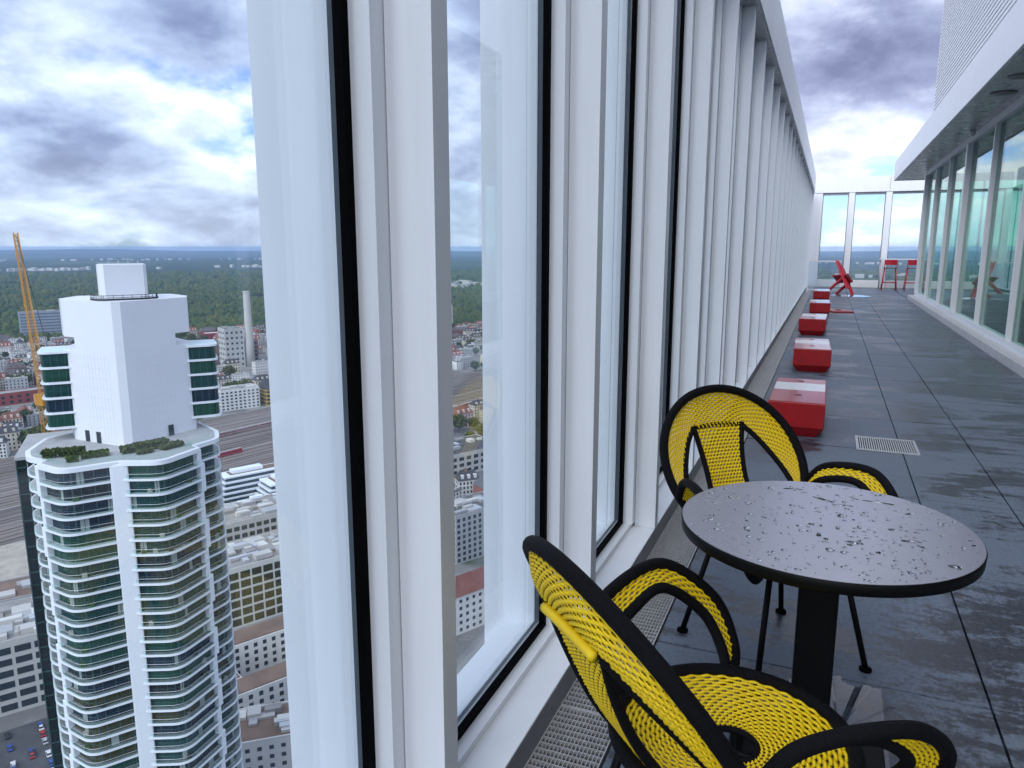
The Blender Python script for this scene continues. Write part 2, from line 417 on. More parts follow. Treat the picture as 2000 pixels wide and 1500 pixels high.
# soffit, fascia, louvre screen
for y0, y1 in ((-4, 3.9), (3.9, 9.2), (9.2, 14.5), (14.5, 19.8), (19.8, 26.7)):
    MB().box(-.596, y0 + .004, ZS, 4.6, y1 - .004, ZS + .03).build('soffit_panel', M['soffit'], pv)
for y0, y1 in ((-4, 2.2), (2.2, 7.4), (7.4, 12.6), (12.6, 26.72)):
    MB().box(-.64, y0 + .004, ZS - .012, -.60, y1 - .004, ZS + .56).build('fascia_panel', M['white'], pv, bevel=.003)
MB().box(-.598, 26.68, ZS - .012, 4.6, 26.72, ZS + .56).build('fascia_panel', M['white'], pv)
MB().box(-.598, -4, ZS + .5, 4.6, 26.675, ZS + .54).build('roof', M['white_warm'], pv)
dl = MB().lathe([(.055, ZS - .004), (.06, ZS - .008), (.05, ZS - .010), (.03, ZS - .006)], 16).mesh('downlight', M['white_paint'])
for k in range(9): link('downlight', dl, pv, (-.28, 4.1 + 2.45 * k, 0))
sp = MB().lathe([(.05, ZS - .001), (.05, ZS - .03), (.045, ZS - .07), (.02, ZS - .10)], 16).mesh('ceiling_speaker', mat('pale_grey_plastic', (.55, .55, .57), .4), True)
for y in (8.1, 15.9): link('ceiling_speaker', sp, pv, (-.12, y, 0))
vent = MB().lathe([(.16, ZS - .002), (.16, ZS - .012), (.12, ZS - .016)], 24).mesh('ceiling_vent', mat('dark_grey_metal', (.12, .12, .13), .35, .7))
for y in (11.2, 12.3): link('ceiling_vent', vent, pv, (-.3, y, 0))
# louvres: slanted bars on uprights, from y=18.8 back past the camera
lou = MB()
for k in range(62):
    z = ZS + .585 + .075 * k
    lou.box(-.50, -4, z, -.46, 18.7, z + .045)
lv = lou.build('louvre_blade', M['white'], pv); lv['kind'] = 'stuff'
for k in range(18): MB().box(-.455, 18.62 - 1.25 * k, ZS + .545, -.40, 18.70 - 1.25 * k, ZS + 5.3).build('louvre_post', M['white'], pv)
MB().box(-.39, -4, ZS + .545, -.35, 18.7, ZS + 5.3).build('louvre_backing', mat('louvre_backing', (.62, .60, .62), .6), pv)
MB().box(-.50, 18.705, ZS + .545, 3.5, 18.75, ZS + 5.3).build('louvre_end', M['white'], pv)
# room inside
MB().box(.1, -4, -.045, 6.0, YC - .07, .02).build('room_floor', mat('dark_carpet', (.020, .035, .032), .6, var=.3, vscale=2), pv)
MB().box(5.2, -4, .02, 5.4, 15.0, ZS).build('room_wall', mat('dim_wall', (.10, .13, .125), .7, var=.2, vscale=1), pv)
MB().box(.1, -4, ZS - .3, 5.19, YC - .07, ZS - .125).build('room_ceiling', mat('room_ceiling', (.16, .19, .185), .6), pv)

# ------------------------------------------------------------------ red concrete blocks
def red_block(y, dy, label, x=-.16, w=.415, hh=.275, d=1.12, rz=0):
    t = thing('ballast_block', label, 'block', (x, y + d / 2, 0), rz, 'red ballast blocks along the grating')
    a, b_ = w / 2, d / 2
    m = MB(); c1, c2 = .07, .055
    poly0 = [(-a + c2, -b_ + c2), (a - c2, -b_ + c2), (a - c2, b_ - c2), (-a + c2, b_ - c2)]
    poly1 = [(-a, -b_), (a, -b_), (a, b_), (-a, b_)]
    m.prism(poly0, 0, .085, poly1); m.f.pop(1)
    m2 = MB().prism(poly1, .085, hh)
    m2.f.pop(0); n = len(m.v); m.v += m2.v; m.f += [tuple(i + n for i in q) for q in m2.f]
    bod = m.build('body', M['red'], t, bevel=.006)
    MB().box(-a + .008, -b_ + .008, hh + .0005, a - .008, -.03, hh + .004).build('top_face', M['red_top'], t)
    MB().box(-a + .008, .3305, hh + .0005, a - .008, b_ - .008, hh + .004).build('top_face', M['red_top'], t)
    MB().box(-a + .008, -.0295, hh + .0005, a - .008, .33, hh + .0045).build('white_stripe', M['white_paint'], t)
    for s in (-1, 1): MB().lathe([(.03, hh + .0042), (.03, hh + .0048), (.018, hh + .0049)], 12, 0, .09 + s * .34).build('lifting_hole', mat('hole', (.10, .005, .006), .6), t)
    for s in (-1, 1): MB().box(s * .11 - .003, -b_ - .0025, .10, s * .11 + .003, -b_ + .001, hh - .03).build('seam', M['red'], t)
    return t
red_block(6.0, 0, 'nearest and largest red block with a white stripe across its wet top')
red_block(9.3, 0, 'second red block from the table, with a white stripe on top', x=-.13, rz=.03)
red_block(13.3, 0, 'middle red block of the five in the row', x=-.19, w=.42, rz=-.02)
red_block(17.25, 0, 'fourth red block of the row, counted from the table', x=-.14, rz=.02)
red_block(22.0, 0, 'farthest red block of the row, next to the white railing', x=-.15)
fp = thing('ballast_plate', 'dark red plate lying flat beside the farthest red blocks', 'plate', (.26, 18.6, 0), .3)
MB().box(-.22, -.35, .001, .22, .35, .035).build('plate', M['red'], fp, bevel=.004)
MB().box(-.05, -.05, .036, .05, .05, .045).build('grip', M['black_rubber'], fp)

# ------------------------------------------------------------------ far furniture
def stool(label, loc, rz):
    t = thing('bar_stool', label, 'bar stool', loc, rz, 'red bar stools at the end wall')
    for sx in (-1, 1):
        for sy in (-1, 1):
            top = (sx * .17, sy * .15, .74); bot = (sx * .23, sy * .22, 0)
            MB().tube([bot, top], .014, 8).build('leg', M['redmetal'], t, True)
    b = MB()
    for s in (-1, 1): b.tube([(-.215, s * .2, .26), (.215, s * .2, .26)], .011, 6).tube([(s * .215, -.2, .26), (s * .215, .2, .26)], .011, 6)
    b.build('footrest', M['redmetal'], t, True)
    MB().prism([(-.2, -.19), (.2, -.19), (.21, .15), (.15, .2), (-.15, .2), (-.21, .15)], .74, .765).build('seat', mat('dark_red_seat', (.12, .006, .012), .4), t, bevel=.008)
    P = [(-.2, .0 - .17, .86), (-.18, -.215, .86), (0, -.235, .86), (.18, -.215, .86), (.2, -.17, .86)]
    m = MB(); n = len(P)
    for q in P: m.v += [(q[0], q[1], .86), (q[0], q[1] - .018, .86), (q[0], q[1] - .02, 1.03), (q[0], q[1] - .002, 1.03)]
    for i in range(n - 1):
        for k in range(4): m.f.append((4 * i + k, 4 * i + (k + 1) % 4, 4 * i + 4 + (k + 1) % 4, 4 * i + 4 + k))
    m.f += [(3, 2, 1, 0), tuple(4 * (n - 1) + k for k in range(4))]
    m.build('backrest', M['redmetal'], t)
    for s in (-1, 1): MB().tube([(s * .19, -.16, .75), (s * .19, -.19, .90)], .012, 6).build('back_post', M['redmetal'], t, True)
    return t
stool('left one of the two red bar stools at the end wall', (1.92, 28.75, 0), 0.0)
stool('right one of the two red bar stools, partly behind the pavilion corner post', (2.62, 28.75, 0), 0.0)
ct = thing('bar_counter', 'slim white counter rail along the end wall behind the bar stools', 'counter', (0, 29.7, 0))
MB().box(1.62, -.2, 1.02, 6.2, .2, 1.05).build('top', M['white'], ct, bevel=.004)
for x in (1.66, 3.0, 4.4, 6.1): MB().tube([(x, 0, 0), (x, 0, 1.02)], .02, 8).build('leg', M['steel'], ct, True)

rl = thing('railing', 'low white railing frame beside the leaning red chair', 'railing', (0, 26.2, 0))
MB().box(-.64, -.03, .98, .34, .03, 1.03).build('top_rail', M['white'], rl, bevel=.004)
for x in (-.62, .31): MB().box(x - .025, -.025, 0, x + .025, .025, .9795).build('post', M['white'], rl, bevel=.004)
MB().box(-.594, -.02, .08, .284, .02, .12).build('lower_rail', M['white'], rl)
MB().box(-.594, -.006, .121, .284, .006, .979).build('pane', M['glass'], rl)

def folding_chair(label, loc, rot):
    t = thing('folding_chair', label, 'chair', loc); t.rotation_euler = rot
    for s in (-1, 1):
        MB().bar((s * .2, -.28, .0), (s * .2, .20, .95), .03, .045).build('leg', M['redmetal'], t)
        MB().bar((s * .165, .26, .0), (s * .165, -.16, .50), .03, .04).build('leg', M['redmetal'], t)
    for k in range(5): MB().box(-.2, -.17 + .08 * k, .455, .2, -.105 + .08 * k, .475).build('seat_slat', M['redmetal'], t)
    for k in range(3):
        z = .68 + .1 * k; y = -.28 + .48 * z / .95
        MB().box(-.184, y - .012, z - .035, .184, y + .012, z + .035).build('back_slat', M['redmetal'], t)
    return t
for i in range(2):
    lc = folding_chair(['front red folding chair of the tipped stack by the white railing', 'rear red folding chair nested behind the front one of the tipped stack by the railing'][i], (.34 + .05 * i, 25.5 + .13 * i, .05), (R_(-8), R_(33 + i), R_(62))); lc.scale = (1.12, 1.12, 1.12)
    lc['group'] = 'red folding chairs tipped together by the railing'
# ------------------------------------------------------------------ table
TX, TY, TZ, TR = .034, 2.03, .735, .366
tb = thing('cafe_table', 'round black cafe table with rain drops on its top', 'table', (TX, TY, 0))
MB().lathe([(TR - .012, TZ - .034), (TR - .002, TZ - .030), (TR, TZ - .004), (TR - .003, TZ - .0006)], 96).build('top_edge', M['table_edge'], tb, True)
MB().lathe([(TR - .02, TZ - .0005), (TR - .0025, TZ - .0004), (TR - .004, TZ)], 96).build('top', M['table'], tb)
MB().prism([(-.05, -.05), (.05, -.05), (.05, .05), (-.05, .05)], .02, TZ - .035).build('pedestal', M['black_steel'], tb, bevel=.008)
MB().prism([(-.21, -.21), (.21, -.21), (.21, .21), (-.21, .21)], .004, .0195).build('base', M['black_steel'], tb, bevel=.006)
MB().box(-.14, -.14, TZ - .05, .14, .14, TZ - .0345).build('mounting_plate', M['black_steel'], tb)

dr = MB()
def drop(x, y, rx, ry, a, hh):
    n = 10; b = len(dr.v); ca, sa = math.cos(a), math.sin(a)
    w = [1 + random.uniform(-.25, .25) for _ in range(n)]
    for k, (s, z) in enumerate(((1, 0), (.93, .45), (.7, .82), (.35, 1))):
        for i in range(n):
            t = 2 * math.pi * i / n; px = rx * s * w[i] * math.cos(t); py = ry * s * w[i] * math.sin(t)
            dr.v.append((x + px * ca - py * sa, y + px * sa + py * ca, TZ + .0002 + hh * z))
    for k in range(3):
        for i in range(n): j = (i + 1) % n; dr.f.append((b + k * n + i, b + k * n + j, b + (k + 1) * n + j, b + (k + 1) * n + i))
    dr.f.append(tuple(b + 3 * n + i for i in range(n))); dr.f.append(tuple(b + i for i in reversed(range(n))))
for _ in range(520):
    a = random.uniform(0, 2 * math.pi); r = TR * .965 * math.sqrt(random.random())
    x, y = TX + r * math.cos(a), TY + r * math.sin(a)
    if (y - TY) > .16 and random.random() < .5: continue
    s = min(.011, .0021 * math.exp(random.gauss(.2, .5)))
    drop(x, y, s * random.uniform(1, 1.7), s, random.uniform(0, 3.14), s * .42)
for x, y, rx, ry, a in ((-.09, .27, .03, .004, .2), (.06, .25, .028, .003, -.3), (.0, .2, .032, .004, -.5), (.14, .235, .045, .004, -.1), (.05, .17, .03, .003, .1), (-.02, -.02, .02, .006, 0), (.17, .02, .018, .007, .2), (.07, -.11, .02, .007, -.2), (.2, -.05, .024, .004, .1), (.22, .17, .02, .003, .6)):
    drop(TX + x, TY + y, rx, ry, a, .0022)
tag(dr.build('rain_drops', M['drop'], None, True), 'scattered clear rain drops lying on the round black table top', 'rain drops', kind='stuff')

# ------------------------------------------------------------------ woven armchairs
def weave(S, nv, ribs, lift=.0024, per=4, closed=False, wid=.50, amp=.13):
    """nv cords running along u, bowing apart and together between ribs so that they leave staggered openings; S(u, v) -> point"""
    mb = MB(); ns = ribs * per
    for i in range(nv):
        b = len(mb.v); cnt = ns if closed else ns + 1
        for k in range(cnt):
            u = k / ns; ph = math.pi * ribs * u + math.pi * i
            v0 = (i + .5 + amp * math.sin(ph)) / nv
            a = Vector(S(u, v0 - wid / nv)); c = Vector(S(u, v0 + wid / nv)); m_ = Vector(S(u, v0))
            e = 1e-3; du = Vector(S(min(u + e, 1), v0)) - Vector(S(max(u - e, 0), v0))
            nn = du.cross(c - a)
            nn = nn.normalized() if nn.length > 1e-12 else Vector((0, 0, 1))
            off = nn * lift * math.cos(ph)
            mb.v += [tuple(a + off * .4), tuple(m_ + nn * .0026 + off), tuple(c + off * .4), tuple(m_ - nn * .0026 + off)]
        for k in range(ns if closed else cnt - 1):
            p = b + 4 * k; q = b + 4 * ((k + 1) % cnt)
            for s in range(4): mb.f.append((p + s, p + (s + 1) % 4, q + (s + 1) % 4, q + s))
    return mb

def shade_ribs_of(S, nv, ribs, closed=False, r=.0012, nseg=6):  # rods coloured black and centred on the openings to imitate shade between cords
    """thin rods under the cords, black and set at each column of openings to stand in for the shade there"""
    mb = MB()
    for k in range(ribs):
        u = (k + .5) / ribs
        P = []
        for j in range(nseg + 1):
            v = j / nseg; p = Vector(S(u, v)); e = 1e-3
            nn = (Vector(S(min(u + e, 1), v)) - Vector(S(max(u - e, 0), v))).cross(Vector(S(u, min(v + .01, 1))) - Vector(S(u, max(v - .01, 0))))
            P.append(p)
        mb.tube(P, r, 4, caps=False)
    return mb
RYC, RZC, RX, RZ, TAU = -.261, .642, .301, .304, .581
SR, SZ = .247, .420
def ring_pt(phi): return Vector((RX * math.sin(phi), RYC - RZ * math.cos(phi) * math.sin(TAU), RZC + RZ * math.cos(phi) * math.cos(TAU)))
def plane_pt(x, s, d=0): return Vector((x, RYC - s * math.sin(TAU) - d * math.cos(TAU), RZC + s * math.cos(TAU) - d * math.sin(TAU)))   # s up the ring plane, d behind it
BW, BS, BD = .112, .161, .049                                   # bar half width, height up the ring plane, depth behind it
def lerp_poly(P, u):
    x = u * (len(P) - 1); i = min(int(x), len(P) - 2); return P[i].lerp(P[i + 1], x - i)
def make_chair(name, label):
    t = thing(name, label, 'chair')
    # rims
    PH = 2.25
    rim = [ring_pt(-PH + 2 * PH * k / 72) for k in range(73)]
    endL = cat_rom([rim[0], Vector((-.19, -.135, SZ - .035)), Vector((-.11, -.12, SZ - .05))], 6); endR = [Vector((-p.x, p.y, p.z)) for p in endL]
    MB().tube(endL[::-1][:-1] + rim + endR[1:], .0165, 12).build('back_rim', M['black_cord'], t, True)
    # inner edge of the crescent: right limb from the bar down to the rim
    limb = cat_rom([plane_pt(BW, BS, BD), plane_pt(.160, .095, .042), plane_pt(.208, -.01, .028), plane_pt(.232, -.11, .014), plane_pt(.222, -.195, .004)], 10)
    left = [Vector((-p.x, p.y, p.z)) for p in limb]
    barp = [plane_pt(-BW + 2 * BW * k / 12, BS + .012 * (1 - (k / 6 - 1) ** 2), BD) for k in range(13)]
    inner = left[::-1][:-1] + barp[:-1] + limb
    for side in (left, limb): MB().tube(side, .0105, 8).build('inner_edge', M['black_cord'], t, True)
    # crescent: strands run from the rim inwards are the ribs; cords run along the arch
    def arclen(P):
        L = [0]
        for a, b in zip(P, P[1:]): L.append(L[-1] + (b - a).length)
        return L
    # match the arch by angle so that ribs fan out
    def samp(P, L, u):
        d = u * L[-1]
        lo, hi = 0, len(L) - 1
        while hi - lo > 1:
            mid = (lo + hi) // 2
            if L[mid] <= d: lo = mid
            else: hi = mid
        return P[lo].lerp(P[lo + 1], (d - L[lo]) / max(1e-9, L[lo + 1] - L[lo]))
    PO = [ring_pt(-2.17 + 4.34 * k / 160) for k in range(161)]; LO = arclen(PO); LI = arclen(inner)
    def cres(u, v):
        a = samp(PO, LO, u); b = samp(inner, LI, u)
        v = min(max(v, 0), 1); c = math.sin(v * math.pi) * .012
        m_ = a.lerp(b, .03 + .94 * v); m_.y -= c; m_.z -= c * .3
        return m_
    weave(cres, 15, 84).build('crescent_weave', M['yellow'], t, True)
    shade_ribs_of(cres, 15, 84).build('crescent_shade_ribs', M['black_cord'], t, True)['kind'] = 'stuff'
    # roll along the top of the splat
    MB().tube([q + Vector((-q.x * .10, -.008, -.004)) for q in barp], .0108, 10).build('top_roll', M['yellow'], t, True)
    bd = MB()
    for k in range(26):
        q = lerp_poly(barp, (k + .5) / 26) + Vector((0, .006, .004 * (-1) ** k)); bd.tube([q + Vector((-.0026, 0, -.006)), q + Vector((.0026, .002, .006))], .0028, 6)
    bd.build('crease_stitching', M['black_cord'], t, True)['kind'] = 'stuff'
    # splat from the roll down to the seat
    mid = cat_rom([plane_pt(0, BS + .012, BD), Vector((0, -.352, .645)), Vector((0, -.298, .535)), Vector((0, -.226, SZ + .008))], 10)
    hw = cat_rom([(BW, 0, 0), (.090, 0, 0), (.084, 0, 0), (.105, 0, 0)], 10)
    def splat(u, v):
        c = lerp_poly(mid, v); w = lerp_poly(hw, v).x - .006
        x = (u * 2 - 1) * w; return Vector((x, c.y + .55 * x * x, c.z))
    weave(splat, 27, 22).build('splat_weave', M['yellow'], t, True)
    shade_ribs_of(splat, 27, 22).build('splat_shade_ribs', M['black_cord'], t, True)['kind'] = 'stuff'
    for s in (-1, 1):
        P = [Vector((s * hw[k].x, mid[k].y + .55 * hw[k].x ** 2, mid[k].z)) for k in range(len(mid))]
        MB().tube(P, .0105, 8).build('splat_edge', M['black_cord'], t, True)
    # seat
    MB().tube([(SR * math.cos(a), SR * math.sin(a), SZ) for a in [2 * math.pi * k / 64 for k in range(64)]], .0165, 10, True).build('seat_rim', M['black_cord'], t, True)
    def seat(u, v):
        r = .058 + (SR - .062) * min(max(v, 0), 1); a = 2 * math.pi * u
        return Vector((r * math.cos(a), r * math.sin(a), SZ - .028 + .028 * (r / SR) ** 2))
    weave(seat, 18, 76, closed=True, amp=.13).build('seat_weave', M['yellow'], t, True)
    shade_ribs_of(seat, 18, 76, r=.0013).build('seat_shade_ribs', M['black_cord'], t, True)['kind'] = 'stuff'
    MB().tube([(.056 * math.cos(a), .056 * math.sin(a), SZ - .027) for a in [2 * math.pi * k / 28 for k in range(28)]], .0075, 8, True).build('seat_hub', M['black_cord'], t, True)
    b = MB()
    for k in range(2): a = math.pi / 4 + k * math.pi / 2; b.tube([(.2 * math.cos(a), .2 * math.sin(a), SZ - .045), (-.2 * math.cos(a), -.2 * math.sin(a), SZ - .045)], .008, 6)
    b.build('seat_cross', M['black_steel'], t, True)
    # arms
    O = [(.284, -.20, .55), (.311, -.119, .633), (.362, .06, .650), (.335, .205, .545), (.280, .235, .43), (.20, .165, .385)]
    I = [(.255, -.165, .53), (.270, -.085, .595), (.315, .035, .610), (.300, .150, .525), (.248, .175, .44), (.185, .14, .395)]
    for s in (-1, 1):
        PO_ = cat_rom([(s * x, y, z) for x, y, z in O], 14); PI_ = cat_rom([(s * x, y, z) for x, y, z in I], 14)
        arm = MB().tube(PO_, .0155, 10).build('arm_rim', M['black_cord'], t, True)
        MB().tube(PI_, .0135, 10).build('arm_inner_rim', M['black_cord'], arm, True)
        def armS(u, v, PO_=PO_, PI_=PI_): return lerp_poly(PO_, u).lerp(lerp_poly(PI_, u), .04 + .92 * min(max(v, 0), 1))
        weave(armS, 7, 58).build('arm_weave', M['yellow'], arm, True)
        shade_ribs_of(armS, 7, 58).build('arm_shade_ribs', M['black_cord'], arm, True)['kind'] = 'stuff'
    # legs
    for sx in (-1, 1):
        for sy in (-1, 1):
            lg = MB().tube([(sx * .228, sy * .222, .006), (sx * .15, sy * .16, SZ - .03)], .0105, 10).build('leg', M['black_steel'], t, True)
            MB().lathe([(.021, .0005), (.021, .008), (.013, .013)], 14, sx * .228, sy * .222).build('foot', M['black_rubber'], lg, True)
    return t
near = make_chair('woven_chair', 'nearest yellow and black woven armchair, seen from behind at the picture\'s lower edge')
far = copy_tree(near)
far['label'] = 'yellow and black woven armchair behind the table, facing the camera'
for o, (x, y, th) in ((near, (-.124, 1.504, .803)), (far, (-.104, 2.668, -.839))):
    o.location = (x, y, .001); o.rotation_euler = (0, 0, th - math.pi / 2); o['group'] = 'woven armchairs at the cafe table'
# ------------------------------------------------------------------ the city below
G = -186.0
YAW = R_(22.907)
def in_view(x, y, m=0):                       # is a spot inside what the panes can show (with a margin in radians)
    a = math.atan2(-x, y)
    return -.22 - m < a < 1.02 + m
def ground_mat():
    m = bpy.data.materials.new('land'); m.use_nodes = True; t = NT(m.node_tree); b = t.n['Principled BSDF']
    p = t.new('ShaderNodeNewGeometry').outputs['Position']
    n = t.noise(p, .006, 6, .6); n2 = t.noise(p, .03, 5, .6); d = t.vmath('LENGTH', p)
    urban = t.mix(t.mapr(n2, .4, .6, 0, 1), (.17, .165, .16), (.28, .265, .25))
    urban = t.mix(t.mapr(n, .55, .62, 0, 1), urban, (.05, .085, .03))
    wood = t.mix(t.mapr(t.noise(p, .0011, 6, .6), .42, .58, 0, 1), (.018, .040, .014), (.045, .065, .018))
    wood = t.mix(t.mapr(t.noise(p, .0005, 4, .5), .60, .68, 0, 1), wood, (.20, .21, .07))
    t.put(b.inputs['Base Color'], t.mix(t.mapr(d, 1650, 1800, 0, 1), urban, wood)); b.inputs['Roughness'].default_value = .9
    b.inputs['Specular IOR Level'].default_value = .1
    return m
N = 40; R0 = 25500
gm_ = MB(); gm_.v = [(0, 0, 0)] + [(R0 * math.cos(2 * math.pi * k / N), R0 * math.sin(2 * math.pi * k / N), 0) for k in range(N)]
gm_.f = [(0, 1 + k, 1 + (k + 1) % N) for k in range(N)]
gr = gm_.build('ground', ground_mat()); gr.location = (0, 0, G); tag(gr, kind='structure')

# hills on the horizon
hm = mat('far_hills', (.05, .075, .05), .95, var=.4, vscale=.0004)
hb = MB(); NA = 150
def hill(a, r):
    return 165 * (.50 + .45 * math.sin(a * 5.1 + 1.2) * math.sin(a * 2.3 + .4)) + 25 * math.sin(a * 17 + r * .0003) + 9 * math.sin(a * 43)
for j, (r, f) in enumerate(((15500, 0), (17500, .35), (19500, .62), (21500, .55), (23300, 1.0), (25000, .6))):
    for i in range(NA + 1):
        a = -.6 + 2.0 * i / NA; hb.v.append((-r * math.sin(a), r * math.cos(a), G + .5 + f * max(4, hill(a + j * .7, r))))
for j in range(5):
    for i in range(NA):
        p = j * (NA + 1) + i; hb.f.append((p, p + NA + 1, p + NA + 2, p + 1))
tag(hb.build('hills', hm, None, True), kind='structure')

# woods: thousands of crowns near, bumpy canopy beyond
leafm = mat('wood_canopy', (.026, .062, .020), .85, col2=(.105, .115, .030), vscale=.011, bump=.6, bscale=.3, spec=.1)
rnd = random.Random(3)
fb = MB()
def crown(mb, x, y, z, r, hh):
    b = len(mb.v); n = 6; o = rnd.uniform(0, 1)
    for rr, zz in ((.72, 0), (1.0, .38), (.62, .8)):
        for k in range(n):
            a = o + 2 * math.pi * k / n; q = r * rr * rnd.uniform(.75, 1.2); mb.v.append((x + q * math.cos(a), y + q * math.sin(a), z + hh * zz * rnd.uniform(.85, 1.1)))
    mb.v.append((x, y, z + hh))
    for j in range(2):
        for k in range(n): l = (k + 1) % n; mb.f.append((b + j * n + k, b + j * n + l, b + (j + 1) * n + l, b + (j + 1) * n + k))
    for k in range(n): mb.f.append((b + 2 * n + k, b + 2 * n + (k + 1) % n, b + 3 * n))
cnt = 0
while cnt < 17000:
    u = rnd.random(); r = 1750 + 4200 * u ** 1.5; a = rnd.uniform(-.24, 1.04)
    x, y = -r * math.sin(a), r * math.cos(a)
    s = 1 + (r - 1750) / 3200
    if math.sin(x * .0031 + 1) * math.sin(y * .0024 + 2.2) > .80: continue
    crown(fb, x, y, G - 1, rnd.uniform(6, 11) * s, rnd.uniform(12, 22) * (1 + .25 * (s - 1))); cnt += 1
tag(fb.build('forest', leafm), 'dark green city forest stretching towards the horizon', 'forest', kind='stuff')
# far pale settlements in the woods
sb = MB()
for (ac, rc, na, nr, n) in ((.96, 7200, .10, 60, 60), (.72, 7600, .05, 40, 16), (.60, 6000, .03, 30, 8), (.05, 5200, .22, 60, 34), (-.02, 9500, .2, 120, 40), (.46, 3600, .10, 200, 40), (.85, 12500, .3, 200, 60)):
    for _ in range(n):
        a = ac + rnd.gauss(0, na * .5); r = rc + rnd.gauss(0, nr); x, y = -r * math.sin(a), r * math.cos(a); w = rnd.uniform(8, 32); d = rnd.uniform(8, 20)
        sb.box(x - w, y - d, G, x + w, y + d, G + rnd.uniform(14, 30))
tag(sb.build('far_settlements', mat('far_walls', (.62, .60, .56), .8, var=.4, vscale=.004)), 'pale far-off suburbs in clearings of the woods near the horizon', 'suburb', kind='stuff')

# rail yard
yd = MB(); 
yd.v = [(-800, -60, 0), (-545, -60, 0), (-330, 1000, 0), (-520, 1000, 0)]; yd.f = [(0, 1, 2, 3)]
y_o = yd.build('rail_yard', mat('track_ballast', (.23, .185, .155), .95, var=.45, vscale=.02, stretch=(1, .12, 1))); y_o.location = (0, 0, G + .3); tag(y_o, kind='structure')
tm = mat('rail_steel', (.20, .17, .15), .6, .2); slp = mat('platform_concrete', (.40, .38, .36), .8, var=.2, vscale=.05)
for k in range(30):
    f = (k + rnd.uniform(.2, .8)) / 30; x0 = -800 + 255 * f; x1 = -520 + 190 * f
    MB().bar((x0, -60, .45), (x1, 1000, .45), rnd.choice((.5, .6, .8, 1.6)), .25).build('track', tm if k % 5 else slp, y_o)
tr_m = mat('train_red', (.50, .03, .035), .4); tr_w = mat('train_window_band', (.03, .035, .045), .2); tr_r = mat('train_roof', (.32, .31, .31), .6)
def train(label, x, y, cars, m_, dirx=.21):
    t = thing('passenger_train', label, 'train', (x, y, G + .9), math.atan2(-dirx, 1), 'trains in the rail yard')
    for i in range(cars):
        y0 = i * 26.6
        c = MB().box(-1.5, y0, 0, 1.5, y0 + 26, 3.6).build('carriage', m_, t, bevel=.3)
        MB().box(1.505, y0 + 1, 1.7, 1.53, y0 + 25, 2.7).build('window_band', tr_w, c)
        MB().box(-1.3, y0 + .4, 3.62, 1.3, y0 + 25.6, 3.9).build('roof', tr_r, c)
train('red passenger train standing in the rail yard right of the white tower', -497, 492, 1, tr_m)
train('red and white train on the far tracks beside the white corner building', -553, 545, 4, mat('train_white', (.6, .35, .33), .5, var=.5, vscale=.06))
train('red train seen through the narrow second pane', -400, 690, 6, tr_m, .14)

